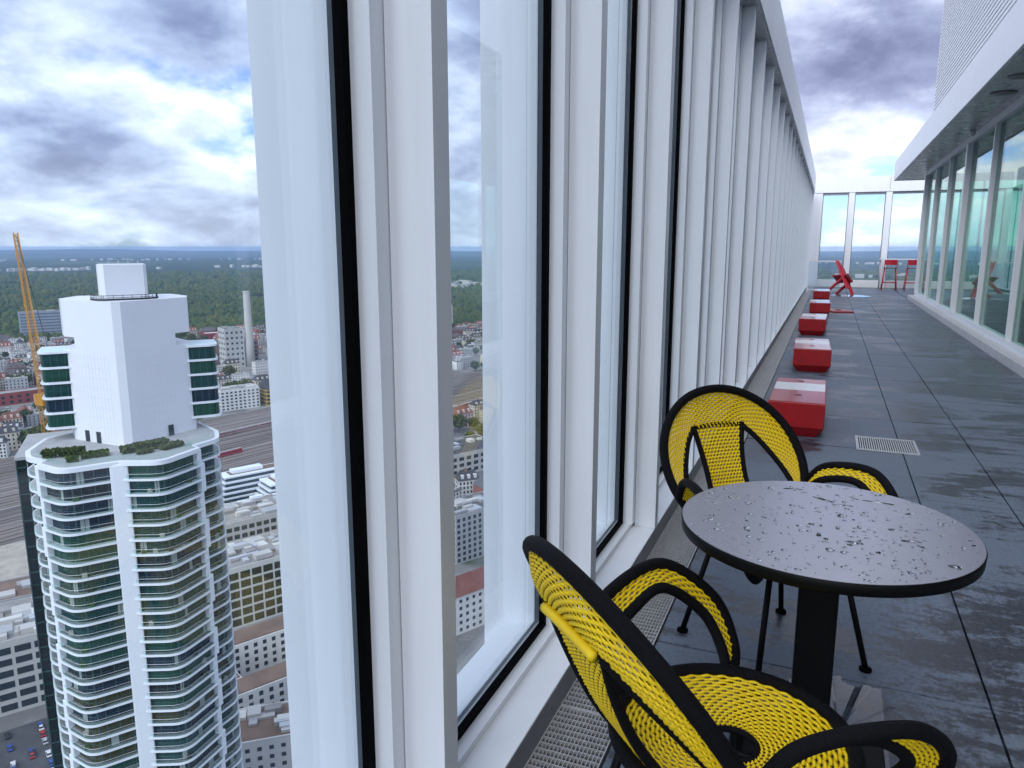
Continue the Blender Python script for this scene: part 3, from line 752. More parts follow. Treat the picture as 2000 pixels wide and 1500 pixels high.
# generic buildings ------------------------------------------------------------
def wallm(n, c, v=.12): return mat(n, c, .8, var=v, vscale=.12)
W_ = [wallm('render_white', (.78, .76, .72)), wallm('render_cream', (.68, .61, .49)), wallm('render_grey', (.42, .42, .42)), wallm('render_pink', (.66, .51, .47)), wallm('brick_red', (.30, .12, .09)), wallm('concrete', (.52, .50, .47))]
RF = [wallm('slate_roof', (.075, .075, .085), .3), wallm('tile_roof', (.24, .085, .06), .3), wallm('gravel_roof', (.34, .32, .30), .25), wallm('bitumen_roof', (.14, .135, .135), .3), wallm('brown_roof', (.22, .14, .10), .3)]
win_m = mat('window_glass_dark', (.025, .035, .045), .12); win_b = mat('window_glass_blue', (.05, .08, .10), .1); frame_m = mat('pale_frame', (.62, .60, .55), .6)
ANG = math.atan2(.89, .45)                     # street grid: local x runs along the facades that face the terrace
def building(name, label, cx, cy, Lx, Wy, hh, floors, bays, wm, rm, rot=ANG, group=None, win=win_m, ww=.62, wh=.55, equip=0, pitched=False, ends=True, cat='building', z0=0):
    t = thing(name, label, cat, (cx, cy, G + z0), rot, group)
    MB().box(-Lx / 2, -Wy / 2, 0, Lx / 2, Wy / 2, hh).build('wall', wm, t)
    if pitched:
        b = MB(); a, c = Lx / 2 + .5, Wy / 2 + .6; rh = Wy * .42
        b.v = [(-a, -c, hh), (a, -c, hh), (a, c, hh), (-a, c, hh), (-a + 2, 0, hh + rh), (a - 2, 0, hh + rh)]
        b.f = [(0, 1, 5, 4), (1, 2, 5), (2, 3, 4, 5), (3, 0, 4), (3, 2, 1, 0)]
        rf = b.build('roof', rm, t)
        MB().box(-Lx * .2, -1, hh + rh * .5, -Lx * .2 + 1.4, 1, hh + rh + 1.5).build('chimney', wm, rf)
    else:
        rf = MB().box(-Lx / 2 + .5, -Wy / 2 + .5, hh + .01, Lx / 2 - .5, Wy / 2 - .5, hh + .25).build('roof', rm, t)
        MB().box(-Lx / 2, -Wy / 2, hh + .005, Lx / 2, -Wy / 2 + .45, hh + .9).box(-Lx / 2, Wy / 2 - .45, hh + .005, Lx / 2, Wy / 2, hh + .9).box(-Lx / 2, -Wy / 2 + .46, hh + .005, -Lx / 2 + .45, Wy / 2 - .46, hh + .9).box(Lx / 2 - .45, -Wy / 2 + .46, hh + .005, Lx / 2, Wy / 2 - .46, hh + .9).build('parapet', wm, t)
        for k in range(equip):
            w, d, e = rnd.uniform(1.2, 5), rnd.uniform(1.2, 4), rnd.uniform(.8, 2.6); x = rnd.uniform(-Lx / 2 + 5, Lx / 2 - 5); y = rnd.uniform(-Wy / 2 + 4, Wy / 2 - 4)
            MB().box(x - w, y - d, hh + .26, x + w, y + d, hh + .26 + e).build('roof_unit', rnd.choice([RF[2], W_[2], W_[5], frame_m, M['steel']]), rf)
    fh = hh / (floors + .35); bw = Lx / bays
    me = MB().box(-bw * ww / 2, -.06, -fh * wh / 2, bw * ww / 2, .06, fh * wh / 2).mesh('window', win)
    for f in range(floors):
        for k in range(bays): link('window', me, t, (-Lx / 2 + bw * (k + .5), -Wy / 2 - .03, fh * (f + .62)))
    if ends:
        nb = max(1, round(Wy / bw)); bw2 = Wy / nb
        me2 = MB().box(-.06, -bw2 * ww / 2, -fh * wh / 2, .06, bw2 * ww / 2, fh * wh / 2).mesh('window', win)
        for f in range(floors):
            for k in range(nb): link('window', me2, t, (-Lx / 2 - .03, -Wy / 2 + bw2 * (k + .5), fh * (f + .62)))
    return t

olive = mat('window_glass_olive', (.045, .045, .02), .12)
# offices to the right of the tower
building('office_block', 'long grey office with flat plant roof behind the white terraced block\'s foot', -318, 352, 72, 34, 26, 5, 16, W_[5], RF[2], equip=46, ww=.72)
building('office_block', 'office with a grid of large dark windows and crowded plant roof, right of the tower', -262, 296, 64, 34, 31, 6, 11, frame_m, RF[2], equip=60, ww=.84, wh=.74, win=olive)
t = thing('courtyard_block', 'white block with brown roofs round a deep shaded courtyard', 'building', (-205, 222, G), ANG)
for i, (x0, y0, x1, y1) in enumerate(((-26, 12, 26, 24), (-26, -24, 26, -13), (-26, -12.9, -15, 11.9), (15, -12.9, 26, 11.9))):
    MB().box(x0, y0, 0, x1, y1, 22).build('wall', W_[0], t)
    MB().box(x0 + .6, y0 + .6, 22.02, x1 - .6, y1 - .6, 22.5).build('roof', RF[4], t)
    me = MB().box(-.8, -.06, -.9, .8, .06, .9).mesh('window', win_m)
    if i in (0, 1):
        for f in range(6):
            for k in range(13): link('window', me, t, (x0 + 2 + 4 * k, y0 - .03, 2.6 + 3.4 * f))
    for k in range(7): MB().box(x0 + rnd.uniform(1, x1 - x0 - 2), y0 + rnd.uniform(1, y1 - y0 - 2), 22.55, x0 + rnd.uniform(1, x1 - x0 - 2), y0 + rnd.uniform(1, y1 - y0 - 2), 23.2)
MB().box(-14.9, -12.8, 0, 14.9, 11.8, .4).build('courtyard', RF[3], t)
building('apartment_block', 'white and slate-grey apartment block with small paired windows at the foot of the tower', -172, 178, 46, 20, 25, 7, 12, W_[0], RF[4], equip=14, ww=.38, wh=.42, rot=R_(40))
building('apartment_block', 'slate-grey apartment wing beside the white one, lower right of the tower', -153, 196, 20, 19, 23, 7, 6, mat('slate_render', (.13, .15, .18), .8, var=.1, vscale=.2), RF[4], equip=4, ww=.42, wh=.45, rot=R_(40))
# white terraced block with setbacks
t = thing('terraced_block', 'white stepped block with dark ribbon windows and brown roof decks', 'building', (-352, 398, G), ANG)
for (x0, y0, x1, y1, n) in ((-30, 14, 34, 34, 8), (-8, -12, 34, 13.8, 7), (-34, -30, 2, -13, 6), (3, -34, 34, -13, 5)):
    for f in range(n):
        z = 3.6 * f; s = .9 * max(0, f - n + 4)
        MB().box(x0 + s + 1, y0 + s + 1, z, x1 - s - 1, y1 - s - 1, z + 2.2).build('ribbon_window', win_b, t)
        MB().box(x0 + s, y0 + s, z + 2.21, x1 - s, y1 - s, z + 3.59).build('storey_band', M['white'], t, bevel=.3)
    z = 3.6 * n; MB().box(x0 + 8, y0 + 6, z + .005, x1 - 10, y1 - 5, z + .3).build('roof_deck', RF[4], t)
    MB().box(x0 + 10, y0 + 7, z + .32, (x0 + x1) / 2, y1 - 6, z + 2.6).build('roof_house', M['white'], t)
# left of the tower
building('office_block', 'pale stone office with plant roof at the lower left edge', -312, 183, 62, 40, 31, 6, 9, mat('pale_stone', (.50, .49, .46), .8, var=.1, vscale=.2), RF[2], rot=R_(58), equip=44, ww=.82, wh=.58)
building('office_block', 'dark glazed office wing between the plant roof and the tower', -345, 230, 60, 26, 24, 6, 14, W_[2], RF[4], rot=R_(58), equip=8, ww=.9, wh=.8)
t = thing('flat_roof_hall', 'low hall with a wide sandy flat roof left of the tower', 'building', (-418, 258, G), R_(62))
MB().box(-52, -36, 0, 52, 36, 9).build('wall', W_[5], t)
MB().box(-51.5, -35.5, 9.01, 51.5, 35.5, 9.3).build('roof', mat('sandy_roof', (.46, .40, .33), .9, var=.28, vscale=.12), t)
for k in range(3): MB().box(-51 + 34 * k, -35.4, 9.31, -50.4 + 34 * k, 35.4, 9.6).build('roof_joint', RF[4], t)
for k in range(14): MB().box(-45 + 90 * rnd.random(), -30 + 60 * rnd.random(), 9.31, -44 + 90 * rnd.random(), -29 + 60 * rnd.random(), 10)
# mid distance landmarks
building('corner_house', 'white block with rows of square windows beside the red train', -637, 668, 46, 26, 24, 6, 9, W_[0], RF[2], ww=.5, wh=.5, equip=8)
building('ochre_house', 'ochre-yellow block with dark roof right of the white corner house', -612, 714, 44, 26, 20, 4, 8, mat('ochre_render', (.55, .36, .10), .8, var=.15, vscale=.1), RF[0], ww=.7, wh=.5, pitched=True)
building('slab_block', 'wide grey slab block with horizontal bands at the left, behind the crane', -1478, 1048, 118, 18, 58, 9, 1, mat('blue_grey_cladding', (.34, .37, .42), .6, var=.1, vscale=.03), RF[2], ww=.97, wh=.42, win=mat('band_glass', (.12, .15, .19), .3), equip=8, rot=R_(62))
building('power_station', 'brown brick works with a taller tower part beside the tall chimney', -905, 935, 90, 36, 36, 5, 12, mat('brown_brick', (.26, .20, .16), .85, var=.2, vscale=.1), RF[3], equip=10, ww=.5, wh=.4)
building('power_station', 'tall grey boiler house left of the chimney', -866, 905, 30, 30, 62, 7, 4, W_[5], RF[3], equip=4, ww=.4, wh=.4)
building('power_station', 'reddish boiler hall right of the chimney', -800, 972, 60, 30, 42, 5, 8, mat('red_brown_brick', (.25, .13, .11), .85, var=.2, vscale=.1), RF[2], equip=5, ww=.4, wh=.4)
building('red_hall', 'long dark red hall at the edge of the forest', -1140, 1165, 70, 20, 16, 2, 10, mat('dark_red_cladding', (.30, .03, .04), .7, var=.1, vscale=.05), W_[0], ww=.5)
building('red_hall', 'long brick-red railway shed left of the tower', -905, 590, 120, 22, 14, 2, 14, mat('brick_red_cladding', (.30, .06, .05), .7, var=.15, vscale=.05), RF[2], ww=.4, rot=R_(70))
building('highrise', 'pale high-rise block seen through the narrow second pane', -800, 1490, 40, 20, 58, 12, 7, W_[0], RF[2], ww=.5, wh=.5)
building('office_block', 'dark-windowed grey block seen low in the narrow second pane', -196, 396, 40, 26, 30, 8, 10, W_[2], RF[3], ww=.5, wh=.6, equip=12)
building('tenement', 'white tenement with red tiled roof low in the narrow second pane', -158, 312, 36, 16, 20, 5, 9, W_[0], RF[1], ww=.4, wh=.45, pitched=True)
building('station_hall', 'grey vaulted hall with white cross beams in the narrow second pane', -282, 560, 60, 44, 18, 3, 8, W_[5], RF[0], equip=10)
ch = thing('chimney_stack', 'tall pale concrete chimney of the power station', 'chimney', (-844, 921, G))
MB().lathe([(7.2, 0), (6.3, 40), (5.6, 80), (5.2, 119), (5.2, 119.5)], 20).build('shaft', mat('chimney_concrete', (.55, .53, .48), .8, var=.15, vscale=.05), ch, True)
MB().lathe([(5.4, 116.5), (5.4, 118.6)], 20).build('ring', W_[2], ch)

# small houses: 8 prototypes copied over the districts
protos = []
HL = ['small white house with a grey pitched roof', 'small cream house with a dark pitched roof', 'grey flat-roofed town house', 'pinkish town house with a tiled roof', 'white flat-roofed town house', 'brick-red town house with a dark roof']
for i, (wm, rm, pit) in enumerate(((0, 0, 1), (1, 0, 1), (2, 2, 0), (3, 1, 1), (0, 2, 0), (4, 3, 1), (1, 1, 1), (0, 3, 0))):
    o = thing('town_house', HL[i % 6], 'house', (0, 0, G)); Lx, Wy, hh = rnd.uniform(16, 26), rnd.uniform(11, 14), rnd.uniform(11, 17)
    MB().box(-Lx / 2, -Wy / 2, 0, Lx / 2, Wy / 2, hh).build('wall', W_[wm], o)
    wb = MB()
    for f in range(4):
        for k in range(6):
            x = -Lx / 2 + Lx * (k + .5) / 6; z = hh * (f + .55) / 4.2; wb.box(x - .7, -Wy / 2 - .08, z - .9, x + .7, -Wy / 2 + .02, z + .9)
        for k in range(3):
            y = -Wy / 2 + Wy * (k + .5) / 3; z = hh * (f + .55) / 4.2; wb.box(-Lx / 2 - .08, y - .7, z - .9, -Lx / 2 + .02, y + .7, z + .9)
    wb.build('windows', win_m, o)['kind'] = 'stuff'
    if pit:
        b = MB(); a, c = Lx / 2 + .4, Wy / 2 + .5; rh = Wy * .45
        b.v = [(-a, -c, hh), (a, -c, hh), (a, c, hh), (-a, c, hh), (-a + 3, 0, hh + rh), (a - 3, 0, hh + rh)]
        b.f = [(0, 1, 5, 4), (1, 2, 5), (2, 3, 4, 5), (3, 0, 4), (3, 2, 1, 0)]; ro = b.build('roof', RF[rm], o)
        for k in range(3): MB().box(-Lx * .3 + Lx * .3 * k - 1.1, -Wy / 2 + .8, hh + .3, -Lx * .3 + Lx * .3 * k + 1.1, -.5, hh + rh * .62).build('dormer', W_[wm], ro)
        MB().box(-Lx * .12, -.6, hh + rh * .6, -Lx * .12 + 1.3, .6, hh + rh + 1.4).build('chimney', W_[4], ro)
    else:
        ro = MB().box(-Lx / 2 - .2, -Wy / 2 - .2, hh + .01, Lx / 2 + .2, Wy / 2 + .2, hh + .6).build('roof', RF[rm], o)
        for k in range(4):
            x, y = rnd.uniform(-Lx * .35, Lx * .35), rnd.uniform(-Wy * .3, Wy * .3); MB().box(x - rnd.uniform(.6, 2), y - 1, hh + .61, x + rnd.uniform(.6, 2), y + 1, hh + rnd.uniform(1.2, 2.6)).build('roof_unit', W_[(2, 0, 5, 2)[k]], ro)
    protos.append(o)
taken = [(-1478, 1048, 85), (-905, 935, 60), (-866, 905, 30), (-800, 972, 45), (-637, 668, 34), (-612, 714, 32), (-844, 921, 20), (-1140, 1165, 45), (-905, 590, 70), (-418, 258, 75), (-800, 1490, 30), (-282, 560, 55), (-196, 396, 40), (-158, 312, 30)]
used = [0] * 8; placed = 0; tries = 0
def yard(x, y): f = (y + 60) / 1060; return -815 + 290 * f < x < -530 + 215 * f and y < 1010
areas = [('in the district left of the tower', lambda x, y: math.atan2(-x, y) > .90 and x < -600), ('between rail yard and forest', lambda x, y: .68 < math.atan2(-x, y) < .86 and x < -560), ('behind the narrow second pane', lambda x, y: .40 < math.atan2(-x, y) < .52)]
spots = []
while placed < 285 and tries < 60000:
    tries += 1
    a = rnd.choice((rnd.uniform(.9, 1.03), rnd.uniform(.9, 1.03), rnd.uniform(.68, .85), rnd.uniform(.41, .515))); r = math.sqrt(rnd.uniform(480 ** 2, 1750 ** 2))
    x, y = -r * math.sin(a), r * math.cos(a)
    if yard(x, y) or any((x - p) ** 2 + (y - q) ** 2 < (s + 12) ** 2 for p, q, s in taken) or any((x - p) ** 2 + (y - q) ** 2 < 21 ** 2 for p, q in spots): continue
    where = next((n for n, f in areas if f(x, y)), None)
    if not where: continue
    i = rnd.randrange(8); o = protos[i] if not used[i] else copy_tree(protos[i]); used[i] = 1
    o.location = (x, y, G); o.rotation_euler = (0, 0, ANG + rnd.choice((0, 0, 1.5708, .2, -.25)) + rnd.gauss(0, .05)); o.scale = (1, 1, rnd.uniform(.8, 1.25))
    o['label'] = HL[i % 6] + ' ' + where; o['group'] = HL[i % 6].replace('house', 'houses') + ' ' + where
    spots.append((x, y)); placed += 1

# street trees
tl = [mat('leaf_green', (.035, .075, .018), .8, col2=(.075, .12, .03), vscale=.5, spec=.15), mat('leaf_olive', (.07, .09, .02), .8, col2=(.12, .13, .03), vscale=.5, spec=.15)]
bark = mat('bark', (.07, .05, .035), .9, var=.3, vscale=2)
def tree_proto(hh, w, m_):
    o = thing('tree', 'tree', 'tree', (0, 0, G))
    MB().tube([(0, 0, 0), (.1, 0, hh * .35), (0, .2, hh * .7)], [.45, .35, .12], 6).build('trunk', bark, o)
    b = MB()
    for k in range(420):
        u, v = rnd.random(), rnd.random(); th = 2 * math.pi * u; cz = 2 * v - 1; rr = (rnd.random() ** .4)
        lump = 1 + .22 * math.sin(3 * th + 1) * math.sin(5 * cz)
        p = Vector((w * rr * lump * math.sqrt(1 - cz * cz) * math.cos(th), w * rr * lump * math.sqrt(1 - cz * cz) * math.sin(th), hh * .64 + hh * .36 * cz * rr))
        n = Vector((rnd.gauss(0, 1), rnd.gauss(0, 1), rnd.gauss(.4, 1))).normalized(); a = n.orthogonal().normalized() * rnd.uniform(.5, 1.1); c = n.cross(a)
        b.quad(p - a - c, p + a - c, p + a + c, p - a + c)
    b.build('crown', m_, o); return o
tp = [tree_proto(15, 6.5, tl[0]), tree_proto(18, 9, tl[1]), tree_proto(12, 5, tl[0])]
tu = [0, 0, 0]; np_ = 0; tries = 0
big = [(-704, 728, 1), (-690, 742, 1), (-712, 745, 0), (-575, 690, 0), (-660, 440, 0), (-680, 455, 1), (-700, 470, 1), (-640, 420, 0), (-780, 510, 0), (-1000, 660, 1), (-1010, 675, 0), (-585, 690, 2)]
while np_ < 190 and tries < 30000:
    tries += 1
    if np_ < len(big): x, y, i = big[np_]
    else:
        a = rnd.choice((rnd.uniform(.9, 1.03), rnd.uniform(.68, .85), rnd.uniform(.41, .515))); r = math.sqrt(rnd.uniform(480 ** 2, 1800 ** 2)); x, y = -r * math.sin(a), r * math.cos(a); i = rnd.randrange(3)
        if yard(x, y) or any((x - p) ** 2 + (y - q) ** 2 < 13 ** 2 for p, q in spots) or any((x - p) ** 2 + (y - q) ** 2 < s ** 2 for p, q, s in taken): continue
    a = math.atan2(-x, y); where = 'left of the white tower' if a > .88 else 'between rail yard and forest' if a > .6 else 'behind the narrow second pane'
    o = tp[i] if not tu[i] else copy_tree(tp[i]); tu[i] = 1
    s = rnd.uniform(.8, 1.25); o.location = (x, y, G); o.rotation_euler = (0, 0, rnd.uniform(0, 6)); o.scale = (s, s, s)
    o['label'] = ['mid-sized green', 'broad olive-green', 'small green'][i] + ' tree among the houses ' + where; o['group'] = ['mid-sized', 'broad', 'small'][i] + ' trees ' + where; np_ += 1

# streets with cars at the lower left
stm = mat('asphalt', (.075, .075, .08), .85, var=.25, vscale=.15)
s_o = MB().box(-30, -60, 0, 30, 60, .2).build('street', stm); s_o.location = (-262, 145, G + .05); s_o.rotation_euler = (0, 0, R_(-28)); tag(s_o, kind='structure')
for k in range(14): MB().box(-26 + 4 * k, -34, .21, -25.8 + 4 * k, -20, .22).build('parking_line', M['white_paint'], s_o)
MB().box(-12, -8, .21, 14, -5.6, .22).build('bus_lane', mat('red_lane', (.40, .07, .06), .8), s_o)
ccol = [mat('car_' + n, c, .25, coat=.6) for n, c in (('white', (.7, .7, .7)), ('silver', (.42, .43, .45)), ('black', (.02, .02, .022)), ('blue', (.03, .08, .30)), ('red', (.40, .03, .03)))]
cn = ['white', 'silver', 'black', 'blue', 'red']; cars = []
for i in range(5):
    o = thing('parked_car', 'car', 'car')
    MB().prism([(-.9, -2.2), (.9, -2.2), (.9, 2.2), (-.9, 2.2)], .35, .95).build('body', ccol[i], o, bevel=.15)
    cb = MB().prism([(-.82, -1.7), (.82, -1.7), (.82, 1.0), (-.82, 1.0)], .96, 1.48, [(-.66, -1.3), (.66, -1.3), (.66, .4), (-.66, .4)]).build('cabin', tr_w, o)
    MB().box(-.6, -1.2, 1.482, .6, .3, 1.50).build('roof', ccol[i], cb)
    for sx in (-1, 1):
        for sy in (-1.35, 1.35):
            P = [(sx * .72, sy, .34), (sx * .92, sy, .34)]; MB().tube(P, .34, 12).build('wheel', M['black_rubber'], o)
    cars.append(o)
cu = [0] * 5; sr = s_o.rotation_euler.z
for k in range(96):
    i = rnd.randrange(5); o = cars[i] if not cu[i] else copy_tree(cars[i]); cu[i] = 1
    lx, ly, a = (-24 + 4 * (k % 13), -26.5 + 0 * k, 0) if k < 13 else (rnd.uniform(-26, 26), rnd.choice((-52, -46, -40, -14, -10, 0, 6, 12, 17, 22, 27, 32, 40, 47)), 1.57)
    o.location = (-262 + lx * math.cos(sr) - ly * math.sin(sr), 145 + lx * math.sin(sr) + ly * math.cos(sr), G + .27); o.rotation_euler = (0, 0, sr + a)
    w = 'parked in the marked row' if k < 13 else 'on the street'
    o['label'] = f'small {cn[i]} car {w} at the foot of the tower'; o['group'] = f'{cn[i]} cars {w} below the tower'
# ------------------------------------------------------------------ the white residential tower
TWX, TWY = -134.6, 106.2
tw = thing('residential_tower', 'tall white apartment tower with curved balcony bands and a white windowless top', 'tower', (TWX, TWY, 0), R_(49.2))
ZTOP = -43.4; FH = 3.38; NF = 42
# plan (x to the right, y away from the viewer), front side then back
lobe_l = [(-18.6, 18.5), (-17.9, 12.6), (-14.2, 8.2)]
middle = [(-15.1, 5.4), (-10.7, -1.3), (0, .3), (8.3, -3.3), (16.2, 4.6)]
lobe_r = [(15.2, 7.2), (21.0, 12.0), (21.4, 20)]
def fillet(P, r, n=6, keep=()):
    """straight runs with rounded corners"""
    P = [Vector((x, y)) for x, y in P]; out = []
    for i, p in enumerate(P):
        if i in (0, len(P) - 1) or i in keep: out.append(p); continue
        a, c = (P[i - 1] - p).normalized(), (P[i + 1] - p).normalized()
        for k in range(n + 1): q = k / n; out.append((p + a * r).lerp(p, q).lerp(p.lerp(p + c * r, q), q))
    res = []
    for a, b in zip(out, out[1:]):
        m = max(1, round((b - a).length / 1.3))
        res += [a.lerp(b, k / m) for k in range(m)]
    return [(v.x, v.y) for v in res + [out[-1]]]
back = [(18, 32), (8, 37), (-6, 37), (-16, 30)]
def inset(P, d):
    cx = 1.5; cy = 17
    return [(cx + (x - cx) * (1 - d / max(4, math.hypot(x - cx, y - cy))), cy + (y - cy) * (1 - d / max(4, math.hypot(x - cx, y - cy)))) for x, y in P]
fl, fm, fr_ = fillet(lobe_l, 2.2), fillet(middle, 2.8, keep=(2,)), fillet(lobe_r, 2.2); mid_i = min(range(len(fm)), key=lambda i: abs(fm[i][0]))
fr = fl + fm + fr_; n1, n2 = len(fl), len(fl) + len(fm)
full = fr + back
in1 = inset(fr, 1.55)
slab_me = MB().prism(full, -.44, .02).mesh('floor_slab', M['white'])
core_me = MB().prism(inset(full, 2.2), -FH, -.44).mesh('core', mat('tower_core', (.05, .055, .06), .6))
# bays between the white spines: indices along fr (4 per control interval)
def idx(x0, x1): return [i for i, p in enumerate(in1) if x0 <= p[0] <= x1]
bays = [list(range(0, n1)), list(range(n1, n1 + mid_i)), list(range(n1 + mid_i + 1, n2)), list(range(n2, len(fr)))]
gcol = [mat('tower_glass_' + n, c, .08, spec=.3) for n, c in (('teal', (.006, .050, .048)), ('blue', (.006, .020, .042)), ('olive', (.045, .045, .008)), ('black', (.005, .012, .014)), ('green', (.010, .065, .042)))]
curt = mat('curtain', (.30, .34, .32), .8)
mull = mat('tower_mullion', (.03, .085, .085), .4)
bal = glass_mat('balustrade_glass', (.84, .95, .92), ior=1.05)
deck_m = mat('balcony_deck', (.22, .22, .21), .8, var=.2, vscale=.6)
deck_me = MB().prism(inset(full, .35), .003, .02).mesh('balcony_deck', deck_m)
def bay_mesh(ids, zz0, zz1, m_): return MB().band([in1[i] for i in ids], zz0, zz1).mesh('window_band', m_)
bm_ = {(b, c): bay_mesh(bays[b], -FH + .02, -.46, gcol[c]) for b in range(4) for c in range(5)}
mu = []
for b in range(4):
    m = MB()
    for j, i in enumerate(bays[b]):
        x, y = in1[i]
        if j % 2 == 0:
            w = .16 if j == len(bays[b]) // 2 // 2 * 2 else .07
            m.box(x - w, y - .12, -FH + .02, x + w, y + .10, -.46)
    for z in (-FH + 1.1,):
        P = [in1[i] for i in bays[b]]
        m.tube([(x, y - .05, z) for x, y in P], .05, 4)
    mu.append(m.mesh('window_frame', mull))
edge = inset(fr, .18); bals = []
for b in range(4): bals.append(MB().band([edge[i] for i in bays[b]], .02, 1.05).mesh('balustrade', bal))
cur_me = [MB().box(-.9, -.06, -FH + .05, .9, .02, -.7).mesh('curtain', curt) for _ in range(1)]
rail_me = [MB().tube([(x, y, 1.06) for x, y in [edge[i] for i in bays[b]]], .045, 4).mesh('rail', M['steel']) for b in range(4)]
for f in range(NF):
    z = ZTOP - FH * f
    s = link('floor_slab', slab_me, tw, (0, 0, z))
    link('core', core_me, s)
    if f: link('balcony_deck', deck_me, s)
    if f > 26: continue
    for b in range(4):
        w = rnd.random(); c = (0 if w < .34 else 1 if w < .55 else 2 if w < .72 else 3 if w < .86 else 4)
        if b == 1 and f < 4: c = (1, 3, 1, 1)[f]
        o = link('window_band', bm_[(b, c)], tw, (0, 0, z)); link('window_frame', mu[b], o)
        for _ in range(rnd.choice((0, 0, 1, 1))):
            i = rnd.choice(bays[b][1:-1]); x, y = inset([in1[i]], -.04)[0]; dx = in1[i + 1][0] - in1[i - 1][0] if i + 1 < len(in1) else 1; dy = in1[min(i + 1, len(in1) - 1)][1] - in1[i - 1][1]
            q = link('curtain', cur_me[0], o, (x, y, 0), math.atan2(dy, dx)); q.scale = (rnd.uniform(.4, 1), 1, 1)
        if f: l = link('balustrade', bals[b], s); link('rail', rail_me[b], s)
# balcony furniture
bfm = [mat('balcony_chair', (.4, .38, .34), .7), mat('balcony_plant', (.05, .10, .02), .8), mat('balcony_dark', (.03, .03, .03), .6)]
for k in range(46):
    f = rnd.randrange(1, 24); b = rnd.choice((1, 2, 2, 3)); i = rnd.choice(bays[b][2:-2]); x, y = inset([fr[i]], 1.1)[0]
    MB().box(-.5, -.4, 0, .5, .4, .45).box(-.5, .3, .45, .5, .4, .9).build('balcony_seat', bfm[k % 3], tw).location = (x, y, ZTOP - FH * f + .01)
# white spines: the centre one runs through, the outer ones are staggered two-storey blades
MB().box(-1.75, .05, ZTOP - FH * NF, 1.75, 3.0, ZTOP - .05).build('spine', M['white'], tw, bevel=.25)
for f in range(0, 28):
    z = ZTOP - FH * f
    for x, y, a, ph in ((-15.0, 6.4, -1.06, 0), (16.0, 5.5, .86, 1)):
        off = .55 if ((f + ph) // 2) % 2 else -.35
        o = MB().box(-.75, -.32, -FH, .75, 2.3, -.005).build('blade', M['white'], tw, bevel=.15)
        o.location = (x + off * math.cos(a), y + off * math.sin(a), z); o.rotation_euler = (0, 0, a)
# roof terrace with hedges
MB().prism(inset(full, 1.2), .0, .12).build('terrace_deck', mat('deck_grey', (.30, .30, .29), .7, var=.2, vscale=.5), tw).location = (0, 0, ZTOP)
MB().prism(full, 0, .55).build('terrace_rim', M['white'], tw).location = (0, 0, ZTOP + .0)
MB().prism(inset(full, 1.0), .56, .62).build('terrace_floor', mat('deck_stone', (.42, .42, .42), .7, var=.2, vscale=.4), tw).location = (0, 0, ZTOP)
MB().band(inset(fr, 2.0), .62, 1.7).build('terrace_balustrade', bal, tw).location = (0, 0, ZTOP)
hedge = mat('hedge', (.035, .065, .010), .9, col2=(.10, .13, .025), vscale=1.5)
def hedge_block(x, y, lx, ly, hh, rz):
    b = MB()
    n = int(60 * lx * ly) + 150
    for k in range(n):
        p = Vector((rnd.uniform(-lx / 2, lx / 2), rnd.uniform(-ly / 2, ly / 2), rnd.uniform(.1, hh) if rnd.random() < .5 else hh * rnd.uniform(.8, 1.1)))
        nn = Vector((rnd.gauss(0, 1), rnd.gauss(0, 1), rnd.gauss(.5, 1))).normalized(); a = nn.orthogonal().normalized() * rnd.uniform(.15, .35); c = nn.cross(a); b.quad(p - a - c, p + a - c, p + a + c, p - a + c)
    o = b.build('hedge', hedge, tw); o.location = (x, y, ZTOP + .62); o.rotation_euler = (0, 0, rz)
for a in ((-10.5, 9.6, 8, 1.6, 1.6, -.1), (-4.5, 6.8, 5, 3, .8, .1), (-8.6, 4.2, 2.0, 1.4, 1.0, 0), (2.5, 7.2, 4, 2.4, 1.3, .3), (6.5, 8.4, 7, 2.8, 1.5, .35), (10.5, 7.2, 5, 2, .9, .6), (5.2, 4.6, 3, 1.2, .8, .3)): hedge_block(*a)
# upper white block: rounded front corner, a notch below the crown
def block_plan(s):
    P = [(-10.2 + s, 31), (-9.4 + s * .8, 25.5), (-.6, 14.6), (1.0, 13.3), (2.8, 13.3), (4.6, 14.6), (16.8 - s * .8, 24.0), (17.2 - s, 30)]
    return P + [(14, 40), (-7, 41)]
panel = mat('white_panel_cladding', (.80, .80, .84), .35, var=.03, vscale=.2)
neck = [(-7.3, 31), (-7.3, 22.9), (-.6, 14.6), (1.0, 13.3), (2.8, 13.3), (4.6, 14.6), (13.6, 21.53), (13.6, 30), (12, 40), (-6, 41)]
for z0, z1, P in ((ZTOP + .62, -21.6, block_plan(.0)), (-21.6, -18.6, neck), (-18.6, -10.3, block_plan(.0))):
    MB().prism(P, z0, z1 - .004).build('upper_wall', panel, tw)
